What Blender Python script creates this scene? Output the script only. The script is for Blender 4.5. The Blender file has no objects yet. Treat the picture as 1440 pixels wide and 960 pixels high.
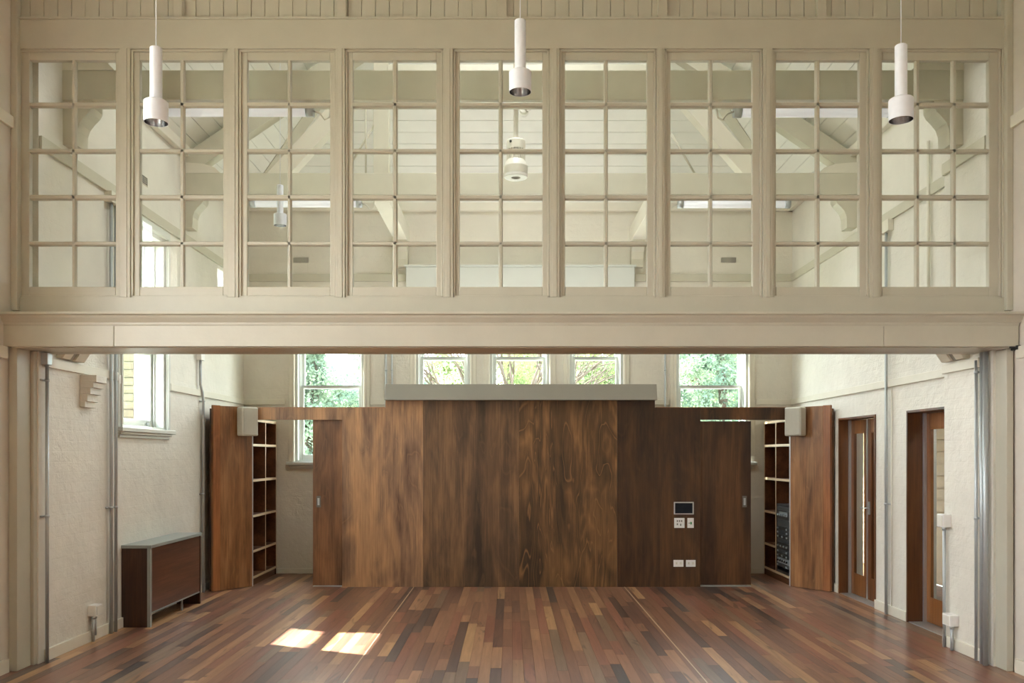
import bpy, math, random
import numpy as np
from mathutils import Vector, Matrix

random.seed(7)
RNG = np.random.default_rng(11)
SC = bpy.context.scene
COL = SC.collection

# ------------------------------------------------------------------ camera
cam_d = bpy.data.cameras.new('camera')
cam_d.sensor_width = 36.0
cam_d.lens = 30.0                       # 1200 px focal length at 1440 wide
cam_d.shift_x = 2 / 1440
cam_d.shift_y = 160 / 1440              # rising front: horizon at y = 640 px
cam_d.clip_end = 300
cam = bpy.data.objects.new('camera', cam_d)
COL.objects.link(cam)
cam.location = (0, 0, 1.6)
cam.rotation_euler = (math.pi / 2, 0, 0)
SC.camera = cam

# ------------------------------------------------------------------ world, sun, lights, exposure
SKY_STRENGTH = 18.0
SUN_STRENGTH = 52.0
wd = bpy.data.worlds.new('sky')
SC.world = wd
wd.use_nodes = True
wn = wd.node_tree
bgn = wn.nodes['Background']
tcw = wn.nodes.new('ShaderNodeTexCoord')
sep = wn.nodes.new('ShaderNodeSeparateXYZ')
wn.links.new(tcw.outputs['Generated'], sep.inputs[0])
rmp = wn.nodes.new('ShaderNodeValToRGB')
rmp.color_ramp.elements[0].position = 0.0
rmp.color_ramp.elements[0].color = (0.98, 0.98, 0.96, 1)
rmp.color_ramp.elements[1].position = 0.9
rmp.color_ramp.elements[1].color = (0.74, 0.88, 1.0, 1)
wn.links.new(sep.outputs['Z'], rmp.inputs[0])
wn.links.new(rmp.outputs[0], bgn.inputs[0])
bgn.inputs[1].default_value = SKY_STRENGTH

sun_d = bpy.data.lights.new('sun', 'SUN')
sun_d.energy = SUN_STRENGTH
sun_d.angle = math.radians(0.8)
sun_d.color = (1.0, 0.95, 0.86)
sun = bpy.data.objects.new('sun', sun_d)
COL.objects.link(sun)
sun.location = (-20, 10, 25)
sun.rotation_euler = Vector((1, -0.448, -1.226)).to_track_quat('-Z', 'Y').to_euler()


def area(name, loc, direction, sx, sy, power, color=(1, 1, 1)):
    d = bpy.data.lights.new(name, 'AREA')
    d.shape = 'RECTANGLE'
    d.size, d.size_y = sx, sy
    d.energy = power
    d.color = color
    o = bpy.data.objects.new(name, d)
    COL.objects.link(o)
    o.location = loc
    o.rotation_euler = Vector(direction).to_track_quat('-Z', 'Z').to_euler()
    return o


# daylight in the window openings of the front half of the hall (behind and beside the camera)
DAY = (0.90, 0.95, 1.0)
for i, y in enumerate((-1.2, 1.4, 4.0)):
    area('daylight_left_window', (-3.74, y, 2.95), (1, 0, 0), 1.3, 2.4, 6, (0.93, 0.96, 1.0))


def portal(loc, direction, sx, sy):
    """tells the sampler where the sky comes in; adds no light of its own"""
    o = area('sky_portal', loc, direction, sx, sy, 1.0)
    o.data.cycles.is_portal = True


for y in (-1.2, 1.4, 4.0):
    portal((-3.99, y, 2.95), (1, 0, 0), 1.3, 2.4)
portal((-3.94, 8.425, 2.855), (1, 0, 0), 1.05, 2.01)
for x0, x1, z0 in ((-2.93, -1.98, 1.5), (-1.29, -0.54, 2.0), (-0.29, 0.535, 2.0), (0.79, 1.535, 2.0), (2.235, 3.23, 1.5)):
    portal(((x0 + x1) / 2, 11.89, (z0 + 3.76) / 2), (0, -1, 0), x1 - x0, 3.76 - z0)
portal((4.72, 14.25, 1.3), (0, -1, 0), 1.2, 2.8)
portal((4.72, 6.39, 2.55), (0, 1, 0), 1.2, 0.3)
# uplight strip lying in the open grey trough on the plywood wall
area('trough_uplight', (0.12, 10.45, 2.34), (0, 0, 1), 3.1, 0.12, 40, (1.0, 0.97, 0.96))
# unseen fill lamp added under the ridge to brighten the back room
area('ridge_fill_light', (0.1, 7.9, 7.15), (0, 0, -1), 1.0, 2.2, 130, (0.97, 0.97, 1.0))

SC.view_settings.view_transform = 'Standard'
SC.view_settings.look = 'None'
SC.view_settings.gamma = 1
SC.view_settings.use_curve_mapping = False
SC.view_settings.exposure = 0.15
try:
    SC.cycles.use_denoising = True
    SC.cycles.max_bounces = 12
    SC.cycles.diffuse_bounces = 8
    SC.cycles.glossy_bounces = 4
    SC.cycles.transparent_max_bounces = 24
    SC.cycles.sample_clamp_indirect = 8
    SC.cycles.caustics_reflective = False
    SC.cycles.caustics_refractive = False
except Exception:
    pass

# ------------------------------------------------------------------ helpers
F = 1200.0


def wx(px, Y):
    return (px - 718.0) * Y / F


def wz(py, Y):
    return 1.6 + (640.0 - py) * Y / F


def lin(r, g, b):
    def f(c):
        c /= 255.0
        return c / 12.92 if c <= 0.04045 else ((c + 0.055) / 1.055) ** 2.4
    return (f(r), f(g), f(b))


class MB:
    """collects shapes in world coordinates"""

    def __init__(self):
        self.v, self.f, self.s, self.c = [], [], [], []

    def face(self, idx, smooth=False, col=None):
        self.f.append(tuple(idx)); self.s.append(smooth); self.c.append(col)

    def hexa(self, p, col=None):          # 8 corners: bottom 4 ccw, top 4 ccw
        n = len(self.v)
        self.v += [tuple(q) for q in p]
        for q in ((3, 2, 1, 0), (4, 5, 6, 7), (0, 1, 5, 4), (1, 2, 6, 5), (2, 3, 7, 6), (3, 0, 4, 7)):
            self.face([n + k for k in q], False, col)
        return self

    def box(self, x0, x1, y0, y1, z0, z1, col=None):
        if x0 > x1: x0, x1 = x1, x0
        if y0 > y1: y0, y1 = y1, y0
        if z0 > z1: z0, z1 = z1, z0
        return self.hexa([(x0, y0, z0), (x1, y0, z0), (x1, y1, z0), (x0, y1, z0),
                          (x0, y0, z1), (x1, y0, z1), (x1, y1, z1), (x0, y1, z1)], col)

    def prism(self, poly, a, b, axis):
        """poly: list of (u,v); extruded from a to b along axis ('x': u=y v=z, 'y': u=x v=z, 'z': u=x v=y)"""
        def pt(u, v, w):
            return {'x': (w, u, v), 'y': (u, w, v), 'z': (u, v, w)}[axis]
        n, m = len(self.v), len(poly)
        self.v += [pt(u, v, a) for u, v in poly] + [pt(u, v, b) for u, v in poly]
        self.face([n + k for k in range(m)][::-1]); self.face([n + m + k for k in range(m)])
        for k in range(m):
            k2 = (k + 1) % m
            self.face((n + k, n + k2, n + m + k2, n + m + k))
        return self

    def tube(self, pts, r, seg=10, caps=True):
        pts = [Vector(p) for p in pts]
        rs = r if isinstance(r, (list, tuple)) else [r] * len(pts)
        n0 = len(self.v)
        prev = None
        for i, p in enumerate(pts):
            if i == 0: t = pts[1] - p
            elif i == len(pts) - 1: t = p - pts[i - 1]
            else: t = (pts[i + 1] - p).normalized() + (p - pts[i - 1]).normalized()
            t.normalize()
            if prev is None:
                a = t.orthogonal().normalized()
            else:
                a = (prev - t * prev.dot(t)).normalized()
            prev = a
            b = t.cross(a)
            for k in range(seg):
                q = 2 * math.pi * k / seg
                self.v.append(tuple(p + (a * math.cos(q) + b * math.sin(q)) * rs[i]))
        for i in range(len(pts) - 1):
            for k in range(seg):
                k2 = (k + 1) % seg
                self.face((n0 + i * seg + k, n0 + i * seg + k2, n0 + (i + 1) * seg + k2, n0 + (i + 1) * seg + k), True)
        if caps:
            self.face([n0 + k for k in range(seg)][::-1])
            e = n0 + (len(pts) - 1) * seg
            self.face([e + k for k in range(seg)])
        return self

    def lathe(self, c, prof, seg=32):
        """c=(x,y,z); prof list of (r,z) turned about the vertical; each step keeps hard edges"""
        for (r0, z0), (r1, z1) in zip(prof[:-1], prof[1:]):
            n = len(self.v)
            for r, z in ((r0, z0), (r1, z1)):
                for k in range(seg):
                    q = 2 * math.pi * k / seg
                    self.v.append((c[0] + r * math.cos(q), c[1] + r * math.sin(q), c[2] + z))
            for k in range(seg):
                k2 = (k + 1) % seg
                self.face((n + k, n + k2, n + seg + k2, n + seg + k), True)
        return self

    def turn(self, pivot, ang):
        ca, sa = math.cos(ang), math.sin(ang)
        self.v = [(pivot[0] + (x - pivot[0]) * ca - (y - pivot[1]) * sa,
                   pivot[1] + (x - pivot[0]) * sa + (y - pivot[1]) * ca, z) for x, y, z in self.v]
        return self


def abs_loc(o):
    p = Vector((0, 0, 0))
    while o is not None:
        p += o.location
        o = o.parent
    return p


def put(name, mb, mat, parent=None, base=None, label=None, cat=None, kind=None, group=None, bevel=0.0, seg=2):
    me = bpy.data.meshes.new(name)
    off = abs_loc(parent)
    b = Vector(base) if base is not None else (Vector((0, 0, 0)) if parent is None else None)
    if b is None:                         # part: origin at the middle of its own bottom
        a = np.array(mb.v)
        lo, hi = a.min(0), a.max(0)
        b = Vector(((lo[0] + hi[0]) / 2, (lo[1] + hi[1]) / 2, lo[2]))
    me.from_pydata([(x - b.x, y - b.y, z - b.z) for x, y, z in mb.v], [], mb.f)
    me.polygons.foreach_set('use_smooth', mb.s)
    if any(c is not None for c in mb.c):
        at = me.color_attributes.new('tint', 'FLOAT_COLOR', 'CORNER')
        arr = []
        for fc, c in zip(mb.f, mb.c):
            c = c or (0.5, 0.5, 0.5, 1)
            arr += list(c) * len(fc)
        at.data.foreach_set('color', arr)
    me.materials.append(mat)
    me.update()
    o = bpy.data.objects.new(name, me)
    COL.objects.link(o)
    o.parent = parent
    o.location = b - off
    if bevel:
        md = o.modifiers.new('edge', 'BEVEL')
        md.width = bevel; md.segments = seg; md.limit_method = 'ANGLE'; md.angle_limit = math.radians(40)
    tag(o, label, cat, kind, group)
    return o


def tag(o, label=None, cat=None, kind=None, group=None):
    if label: o['label'] = label
    if cat: o['category'] = cat
    if kind: o['kind'] = kind
    if group: o['group'] = group
    return o


def thing(name, loc, label, cat, group=None, kind=None):
    o = bpy.data.objects.new(name, None)
    o.empty_display_size = 0.1
    COL.objects.link(o)
    o.location = loc
    return tag(o, label, cat, kind, group)


def share(src, name, loc_world, parent):
    o = src.copy()
    o.name = name
    COL.objects.link(o)
    o.parent = parent
    o.location = Vector(loc_world) - abs_loc(parent)
    return o


def dup_tree(src, loc=None, parent=None):
    o = src.copy()
    COL.objects.link(o)
    if parent is not None: o.parent = parent
    if loc is not None: o.location = loc
    for ch in [c for c in bpy.data.objects if c.parent == src]:
        dup_tree(ch, None, o)
    return o


# ------------------------------------------------------------------ materials
def new_mat(name):
    m = bpy.data.materials.new(name)
    m.use_nodes = True
    nt = m.node_tree
    return m, nt, nt.nodes['Principled BSDF']


def N(nt, kind, **kw):
    n = nt.nodes.new('ShaderNode' + kind)
    for k, v in kw.items():
        setattr(n, k, v)
    return n


def pos_map(nt, scale=(1, 1, 1), loc=(0, 0, 0), rot=(0, 0, 0)):
    g = N(nt, 'NewGeometry')
    mp = N(nt, 'Mapping')
    mp.inputs['Scale'].default_value = scale
    mp.inputs['Location'].default_value = loc
    mp.inputs['Rotation'].default_value = rot
    nt.links.new(g.outputs['Position'], mp.inputs['Vector'])
    return mp.outputs['Vector']


def noise(nt, vec, scale, detail=4, rough=0.55, dist=0.0):
    n = N(nt, 'TexNoise')
    nt.links.new(vec, n.inputs['Vector'])
    n.inputs['Scale'].default_value = scale
    n.inputs['Detail'].default_value = detail
    n.inputs['Roughness'].default_value = rough
    n.inputs['Distortion'].default_value = dist
    return n.outputs['Fac']


def ramp(nt, fac, stops):
    r = N(nt, 'ValToRGB')
    el = r.color_ramp.elements
    while len(el) < len(stops): el.new(0.5)
    for e, (p, c) in zip(el, stops):
        e.position = p; e.color = (*c, 1)
    nt.links.new(fac, r.inputs[0])
    return r.outputs[0]


def mixc(nt, a, b, fac, blend='MIX'):
    m = N(nt, 'Mix', data_type='RGBA', blend_type=blend)
    for s, v in ((0, fac), (6, a), (7, b)):
        if isinstance(v, (int, float)): m.inputs[s].default_value = v
        elif isinstance(v, tuple): m.inputs[s].default_value = (*v, 1)
        else: nt.links.new(v, m.inputs[s])
    return m.outputs[2]


def math_n(nt, op, a, b=0.0, c=0.0):
    m = N(nt, 'Math', operation=op)
    for s, v in ((0, a), (1, b), (2, c)):
        if isinstance(v, (int, float)): m.inputs[s].default_value = v
        else: nt.links.new(v, m.inputs[s])
    return m.outputs[0]


def bump(nt, bs, h, strength, dist):
    b = N(nt, 'Bump')
    b.inputs['Strength'].default_value = strength
    b.inputs['Distance'].default_value = dist
    nt.links.new(h, b.inputs['Height'])
    nt.links.new(b.outputs[0], bs.inputs['Normal'])
    return b


def paint(name, col, rough=0.45, var=0.06, relief=0.15, spec=0.5, scale=6):
    m, nt, bs = new_mat(name)
    v = pos_map(nt)
    n = noise(nt, v, scale, 5)
    dk = tuple(c * (1 - var) for c in col); lt = tuple(min(1, c * (1 + var)) for c in col)
    nt.links.new(ramp(nt, n, [(0.3, dk), (0.7, lt)]), bs.inputs['Base Color'])
    bs.inputs['Roughness'].default_value = rough
    bs.inputs['Specular IOR Level'].default_value = spec
    if relief:
        bump(nt, bs, noise(nt, v, 45, 3), relief, 0.004)
    return m


def painted_brick(name, col, axis):
    """lumpy old bricks thick with paint; axis 'x' for walls facing x, 'y' for walls facing y"""
    m, nt, bs = new_mat(name)
    g = N(nt, 'NewGeometry')
    sp = N(nt, 'SeparateXYZ'); nt.links.new(g.outputs['Position'], sp.inputs[0])
    cb = N(nt, 'CombineXYZ')
    nt.links.new(sp.outputs['Y' if axis == 'x' else 'X'], cb.inputs[0])
    nt.links.new(sp.outputs['Z'], cb.inputs[1])
    br = N(nt, 'TexBrick')
    nt.links.new(cb.outputs[0], br.inputs['Vector'])
    br.inputs['Scale'].default_value = 1
    br.inputs['Brick Width'].default_value = 0.24
    br.inputs['Row Height'].default_value = 0.086
    br.inputs['Mortar Size'].default_value = 0.008
    br.inputs['Mortar Smooth'].default_value = 1.0
    br.inputs['Color1'].default_value = (1, 1, 1, 1); br.inputs['Color2'].default_value = (0.8, 0.8, 0.8, 1)
    br.inputs['Mortar'].default_value = (0.35, 0.35, 0.35, 1)
    v = pos_map(nt)
    h1 = noise(nt, v, 11, 5, 0.6, 0.4)
    h2 = noise(nt, v, 60, 4)
    bw = N(nt, 'RGBToBW'); nt.links.new(br.outputs['Color'], bw.inputs[0])
    hh = math_n(nt, 'ADD', math_n(nt, 'MULTIPLY', bw.outputs[0], 0.16), math_n(nt, 'MULTIPLY', h1, 1.6))
    hh = math_n(nt, 'ADD', hh, math_n(nt, 'MULTIPLY', h2, 0.25))
    bump(nt, bs, hh, 0.42, 0.014)
    n = noise(nt, v, 3.0, 4)
    nt.links.new(ramp(nt, n, [(0.3, tuple(c * 0.94 for c in col)), (0.7, tuple(min(1, c * 1.03) for c in col))]),
                 bs.inputs['Base Color'])
    bs.inputs['Roughness'].default_value = 0.5
    return m


def veneer(name, dark, mid, light, seed, figure=1.0, rough=0.38, axis='z', tan=0.5, lines=0.25):
    """rotary-cut plywood: long streaks, tan patches and fine contour lines, grain running along axis"""
    m, nt, bs = new_mat(name)
    def st(a, l): return {'z': (a, a, l), 'x': (l, a, a), 'y': (a, l, a)}[axis]
    off = (seed * 3.17, seed * 1.3, seed * 5.71)
    streak = noise(nt, pos_map(nt, st(5.0, 0.55), off), 1.0, 5, 0.58, 0.5)
    fine = noise(nt, pos_map(nt, st(70, 2.2), off), 1.0, 4, 0.62)
    mott = noise(nt, pos_map(nt, st(22, 5), off), 1.0, 4, 0.6, 0.4)
    cont = noise(nt, pos_map(nt, st(2.4, 0.55), off), 1.0, 3.0, 0.5, 0.8)
    band = math_n(nt, 'PINGPONG', math_n(nt, 'MULTIPLY', cont, 12 * figure), 1.0)
    broad = noise(nt, pos_map(nt, st(2.6, 0.22), (seed * 5.3, seed * 8.2, seed * 1.9)), 1.0, 3, 0.5, 0.4)
    f = math_n(nt, 'ADD', math_n(nt, 'MULTIPLY', streak, 0.42), math_n(nt, 'MULTIPLY', fine, 0.12))
    f = math_n(nt, 'ADD', f, math_n(nt, 'MULTIPLY', broad, 0.50))
    f = math_n(nt, 'ADD', f, math_n(nt, 'MULTIPLY', mott, 0.12))
    f = math_n(nt, 'ADD', f, math_n(nt, 'MULTIPLY', math_n(nt, 'SUBTRACT', band, 0.5), 0.10 * figure))
    c = ramp(nt, f, [(0.46, dark), (0.58, mid), (0.72, light)])
    patch = ramp(nt, noise(nt, pos_map(nt, st(2.6, 0.75), (seed * 9.1, seed * 2.2, seed * 4.4)), 1.0, 3, 0.5, 0.6), [(0.54, (0, 0, 0)), (0.62, (1, 1, 1))])
    c = mixc(nt, c, light, math_n(nt, 'MULTIPLY', patch, tan))
    line = ramp(nt, band, [(0.0, (1, 1, 1)), (0.10, (0, 0, 0))])
    c = mixc(nt, c, light, math_n(nt, 'MULTIPLY', line, lines))
    g = ramp(nt, fine, [(0.3, (0.80, 0.79, 0.78)), (0.65, (1.05, 1.05, 1.05))])
    c = mixc(nt, c, g, 1.0, 'MULTIPLY')
    nt.links.new(c, bs.inputs['Base Color'])
    bs.inputs['Roughness'].default_value = rough
    bump(nt, bs, fine, 0.08, 0.002)
    return m


def plain(name, col, rough=0.5, metal=0.0, spec=0.5):
    m, nt, bs = new_mat(name)
    v = pos_map(nt)
    n = noise(nt, v, 25, 3)
    nt.links.new(ramp(nt, n, [(0.3, tuple(c * 0.95 for c in col)), (0.7, col)]), bs.inputs['Base Color'])
    bs.inputs['Roughness'].default_value = rough
    bs.inputs['Metallic'].default_value = metal
    bs.inputs['Specular IOR Level'].default_value = spec
    return m


def glass_mat(name, tint=(0.97, 0.98, 0.97), refl=1.0, graze=0.96):
    m = bpy.data.materials.new(name)
    m.use_nodes = True
    nt = m.node_tree
    nt.nodes.clear()
    out = N(nt, 'OutputMaterial')
    tr = N(nt, 'BsdfTransparent'); tr.inputs[0].default_value = (*tint, 1)
    gl = N(nt, 'BsdfGlossy'); gl.inputs['Roughness'].default_value = 0.01
    lw = N(nt, 'LayerWeight'); lw.inputs['Blend'].default_value = 0.5
    p5 = math_n(nt, 'POWER', lw.outputs['Facing'], 5.0)
    fac = math_n(nt, 'MULTIPLY_ADD', p5, graze, 0.035 * refl)
    mx = N(nt, 'MixShader')
    nt.links.new(fac, mx.inputs[0]); nt.links.new(tr.outputs[0], mx.inputs[1]); nt.links.new(gl.outputs[0], mx.inputs[2])
    nt.links.new(mx.outputs[0], out.inputs[0])
    return m


def plank_mat():
    m, nt, bs = new_mat('recycled_hardwood')
    at = N(nt, 'VertexColor', layer_name='tint')
    v = pos_map(nt)
    # each plank shifts the grain by its own amount (alpha of the tint)
    off = N(nt, 'CombineXYZ')
    a9 = math_n(nt, 'MULTIPLY', at.outputs['Alpha'], 37.0)
    nt.links.new(a9, off.inputs[0]); nt.links.new(a9, off.inputs[1])
    ad = N(nt, 'VectorMath', operation='ADD')
    nt.links.new(v, ad.inputs[0]); nt.links.new(off.outputs[0], ad.inputs[1])
    mp = N(nt, 'Mapping'); mp.inputs['Scale'].default_value = (28, 1.6, 1)
    nt.links.new(ad.outputs[0], mp.inputs['Vector'])
    g1 = noise(nt, mp.outputs[0], 1.0, 5, 0.6, 0.6)
    mp2 = N(nt, 'Mapping'); mp2.inputs['Scale'].default_value = (9, 1.1, 1)
    nt.links.new(ad.outputs[0], mp2.inputs['Vector'])
    g2 = noise(nt, mp2.outputs[0], 1.0, 3, 0.55, 1.2)
    k = ramp(nt, g1, [(0.25, (0.72, 0.70, 0.68)), (0.7, (1.15, 1.13, 1.1))])
    c = mixc(nt, at.outputs['Color'], k, 1.0, 'MULTIPLY')
    heart = ramp(nt, g2, [(0.62, (0, 0, 0)), (0.70, (1, 1, 1))])
    c = mixc(nt, c, lin(46, 38, 36), math_n(nt, 'MULTIPLY', heart, 0.55))
    nt.links.new(c, bs.inputs['Base Color'])
    bs.inputs['Roughness'].default_value = 0.38
    bs.inputs['Specular IOR Level'].default_value = 0.6
    bs.inputs['Coat Weight'].default_value = 0.35
    bs.inputs['Coat Roughness'].default_value = 0.22
    bump(nt, bs, g1, 0.06, 0.002)
    return m


M = {}
M['partition'] = paint('partition_paint', lin(190, 187, 172), 0.38, 0.03, 0.10)
M['beam'] = paint('beam_paint', lin(200, 197, 180), 0.45, 0.04, 0.10)
M['wall_x'] = painted_brick('painted_brick_side', lin(226, 223, 213), 'x')
M['wall_y'] = painted_brick('painted_brick_end', lin(222, 218, 206), 'y')
M['wall_plain'] = paint('wall_paint', lin(212, 206, 196), 0.5, 0.04, 0.2)
M['ceiling'] = paint('ceiling_paint', lin(232, 233, 226), 0.5, 0.03, 0.05)
M['rail'] = paint('rail_paint', lin(222, 218, 204), 0.45, 0.03, 0.08)
M['sash'] = paint('sash_paint', lin(206, 210, 205), 0.35, 0.02, 0.05)
M['white'] = plain('white_plastic', lin(238, 238, 236), 0.35)
M['offwhite'] = plain('offwhite_plastic', lin(226, 224, 214), 0.4)
M['lampwhite'] = plain('lamp_white', lin(236, 242, 252), 0.35)
M['reflector'] = plain('bright_reflector', (0.75, 0.75, 0.77), 0.18, 1.0)
M['steel'] = plain('galvanised_steel', (0.50, 0.54, 0.56), 0.42, 0.55)
M['alu'] = plain('aluminium_strip', (0.62, 0.63, 0.64), 0.38, 0.8)
M['black'] = plain('black_metal', (0.012, 0.012, 0.014), 0.35)
M['dark'] = plain('dark_void', (0.02, 0.018, 0.016), 0.7)
M['greypaint'] = paint('grey_trough_paint', lin(150, 148, 138), 0.5, 0.02, 0.05)
M['greymetal'] = plain('grey_slab', lin(150, 158, 156), 0.35)
M['glass'] = glass_mat('pane_glass', (0.99, 0.995, 0.99), 0.7)
M['glass_out'] = glass_mat('window_glass', (0.96, 0.985, 0.975))
M['glass_door'] = glass_mat('door_glass', (0.97, 0.97, 0.95), 0.3, 0.3)
M['pull'] = plain('dull_pull', lin(112, 110, 104), 0.5, 0.3)
M['screen'] = plain('dark_screen', (0.008, 0.010, 0.016), 0.2, 0.0, 0.25)
M['speaker'] = plain('speaker_grille', lin(186, 184, 172), 0.6)
M['plank'] = plank_mat()
M['lamptube'] = plain('fluorescent_tube', lin(236, 240, 246), 0.3)
_b = M['lamptube'].node_tree.nodes['Principled BSDF']
_b.inputs['Emission Color'].default_value = (0.94, 0.97, 1.0, 1)
_b.inputs['Emission Strength'].default_value = 0.28  # weak glow added to whiten the tubes, which are switched off
M['speakerbox'] = plain('speaker_cabinet', lin(200, 198, 186), 0.5)
M['pelmet'] = paint('pelmet_paint', lin(206, 210, 204), 0.5, 0.02, 0.05)
D1, D2, D3 = lin(44, 25, 14), lin(82, 50, 28), lin(128, 86, 54)
M['ply_a'] = veneer('plywood_tan', lin(98, 70, 53), lin(142, 108, 82), lin(192, 146, 104), 1.0, 1.0, tan=0.6)
M['ply_b'] = veneer('plywood_dark', lin(56, 41, 29), lin(88, 65, 46), lin(132, 98, 66), 2.3, 0.8, tan=0.35)
M['ply_c'] = veneer('plywood_figured', lin(60, 42, 25), lin(94, 67, 41), lin(146, 106, 66), 4.1, 1.3, tan=0.4, lines=0.75)
M['ply_d'] = veneer('plywood_brown', lin(48, 29, 16), lin(76, 48, 26), lin(118, 78, 42), 5.5, 1.0, tan=0.35)
M['ply_door'] = veneer('plywood_door', lin(76, 50, 33), lin(114, 78, 52), lin(154, 108, 72), 7.2, 0.8, tan=0.4)
M['ply_door2'] = veneer('plywood_door_dark', lin(46, 28, 16), lin(72, 46, 27), lin(104, 70, 42), 8.9, 0.8, tan=0.3)  # dark veneer, with some shade of the right side mixed into its colour
M['ply_end'] = veneer('plywood_end_panel', lin(96, 64, 40), lin(146, 101, 64), lin(182, 134, 90), 9.7, 0.7, tan=0.3)
M['timber'] = veneer('door_timber', lin(92, 54, 28), lin(132, 84, 46), lin(164, 112, 66), 12.2, 0.5, tan=0.2)
M['timber_dark'] = veneer('door_lining_timber', lin(66, 38, 20), lin(98, 60, 32), lin(128, 82, 46), 13.2, 0.5, tan=0.2)
M['edge'] = veneer('timber_edging', lin(120, 74, 42), lin(156, 100, 60), lin(182, 122, 76), 14.9, 0.4, tan=0.2)
M['shelf'] = veneer('shelf_plywood', lin(58, 34, 19), lin(92, 56, 33), lin(124, 80, 50), 16.4, 0.6, axis='y', tan=0.2)
M['lip'] = plain('pale_shelf_lipping', lin(196, 172, 140), 0.4)
M['heater_side'] = veneer('heater_end_veneer', lin(44, 26, 16), lin(66, 40, 24), lin(86, 56, 36), 18.0, 0.4, tan=0.1)
M['heater_front'] = veneer('heater_front_veneer', lin(74, 46, 34), lin(98, 62, 46), lin(122, 82, 62), 19.4, 0.5, 0.3, axis='y', tan=0.2)
M['weatherboard'] = paint('weatherboard_paint', lin(150, 132, 106), 0.6, 0.06, 0.1)
M['brick'] = paint('cream_brick', lin(96, 88, 72), 0.8, 0.2, 0.3)
M['mortar'] = paint('pale_mortar', lin(96, 92, 82), 0.9, 0.05, 0.3)
M['bark'] = paint('bark', lin(74, 64, 54), 0.9, 0.25, 0.5)
M['grass'] = paint('lawn', lin(128, 130, 114), 0.9, 0.3, 0.4)
M['render'] = paint('pale_render', lin(236, 232, 228), 0.8, 0.04, 0.1)
M['rooftile'] = paint('terracotta', lin(150, 92, 80), 0.8, 0.15, 0.3)
M['vent'] = plain('dark_vent', (0.02, 0.02, 0.018), 0.6)


def leaf_mat(name, a, b):
    m = bpy.data.materials.new(name)
    m.use_nodes = True
    nt = m.node_tree
    nt.nodes.clear()
    out = N(nt, 'OutputMaterial')
    c = ramp(nt, noise(nt, pos_map(nt), 1.6, 3), [(0.35, a), (0.65, b)])
    d = N(nt, 'BsdfDiffuse'); t = N(nt, 'BsdfTranslucent')
    nt.links.new(c, d.inputs[0]); nt.links.new(c, t.inputs[0])
    mx = N(nt, 'MixShader'); mx.inputs[0].default_value = 0.5
    nt.links.new(d.outputs[0], mx.inputs[1]); nt.links.new(t.outputs[0], mx.inputs[2])
    nt.links.new(mx.outputs[0], out.inputs[0])
    return m


M['leaf_green'] = leaf_mat('green_leaves', lin(92, 112, 92), lin(128, 146, 104))
M['leaf_pale'] = leaf_mat('pale_leaves', lin(110, 132, 98), lin(150, 160, 108))
M['leaf_cool'] = leaf_mat('cool_leaves', lin(98, 120, 108), lin(134, 150, 124))

# ------------------------------------------------------------------ key dimensions
XL, XR, YB = -3.62, 3.82, 11.57          # back room
XRP = 3.66                               # face of the pier at the right
FXL, FXR = -3.72, 3.74                   # front room
YP = 6.38                                # front of the partition's framing
ZP = 4.97                                # wall plate
PITCH = 0.70


def wall(name, axis, face, back, u0, u1, z0, z1, holes, mat, label):
    """wall with rectangular holes (u0,u1,z0,z1). axis 'x': spans y, 'y': spans x"""
    us = sorted({u0, u1, *[h[0] for h in holes], *[h[1] for h in holes]})
    mb = MB()
    for a, b in zip(us[:-1], us[1:]):
        hs = sorted([h for h in holes if h[0] < b - 1e-6 and h[1] > a + 1e-6], key=lambda h: h[2])
        z = z0
        spans = []
        for h in hs:
            spans.append((z, h[2])); z = h[3]
        spans.append((z, z1))
        for s, t in spans:
            if t - s < 1e-4: continue
            if axis == 'x': mb.box(face, back, a, b, s, t)
            else: mb.box(a, b, face, back, s, t)
    return put(name, mb, mat, label=label, cat='wall', kind='structure')


# ------------------------------------------------------------------ floor: slab and planks
fl = put('floor', MB().box(-4.0, 4.10, -3.6, 11.9, -0.12, -0.016), M['dark'], label='recycled hardwood strip floor of mixed brown boards',
         cat='floor', kind='structure')
TONES = [(lin(124, 88, 70), 26), (lin(138, 100, 78), 20), (lin(152, 114, 86), 14), (lin(106, 76, 64), 18), (lin(172, 134, 98), 7),
         (lin(88, 68, 60), 9), (lin(130, 86, 70), 16), (lin(72, 62, 60), 4), (lin(122, 100, 82), 8)]
tp = [t for t, w in TONES for _ in range(w)]
planks = []
PW = 0.083
x = -3.72
row = 0
inlays = (-1.176, 1.384)
while x < 4.06:
    y = -3.5 - random.random() * 0.8
    while y < 11.57:
        L = random.choice((0.35, 0.5, 0.7, 0.95, 1.2, 1.5, 1.9, 2.3))
        a, b = max(y, -3.5), min(y + L, 11.57)
        if b - a > 0.05:
            c = random.choice(tp)
            k = random.uniform(0.98, 1.26)
            planks.append((x, a, b, (c[0] * k, c[1] * k, c[2] * k, random.random())))
        y += L
    x += PW
    row += 1
planks = [p for p in planks if not (p[0] > 3.80 and not (7.0 < p[1] < 10.2))]


def shown(p):
    x0, a, b, c = p
    a2 = max(a, 6.0)
    if b <= a2: return 0
    if a > 10.45 and not (-3.2 < x0 < -2.3 or 2.8 < x0 < 3.5): return 0
    yc = (a2 + b) / 2
    if abs((x0 + PW / 2) / yc) > 0.6: return 0
    return PW * F / yc * 1.6 * F * (1 / a2 - 1 / b)


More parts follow.
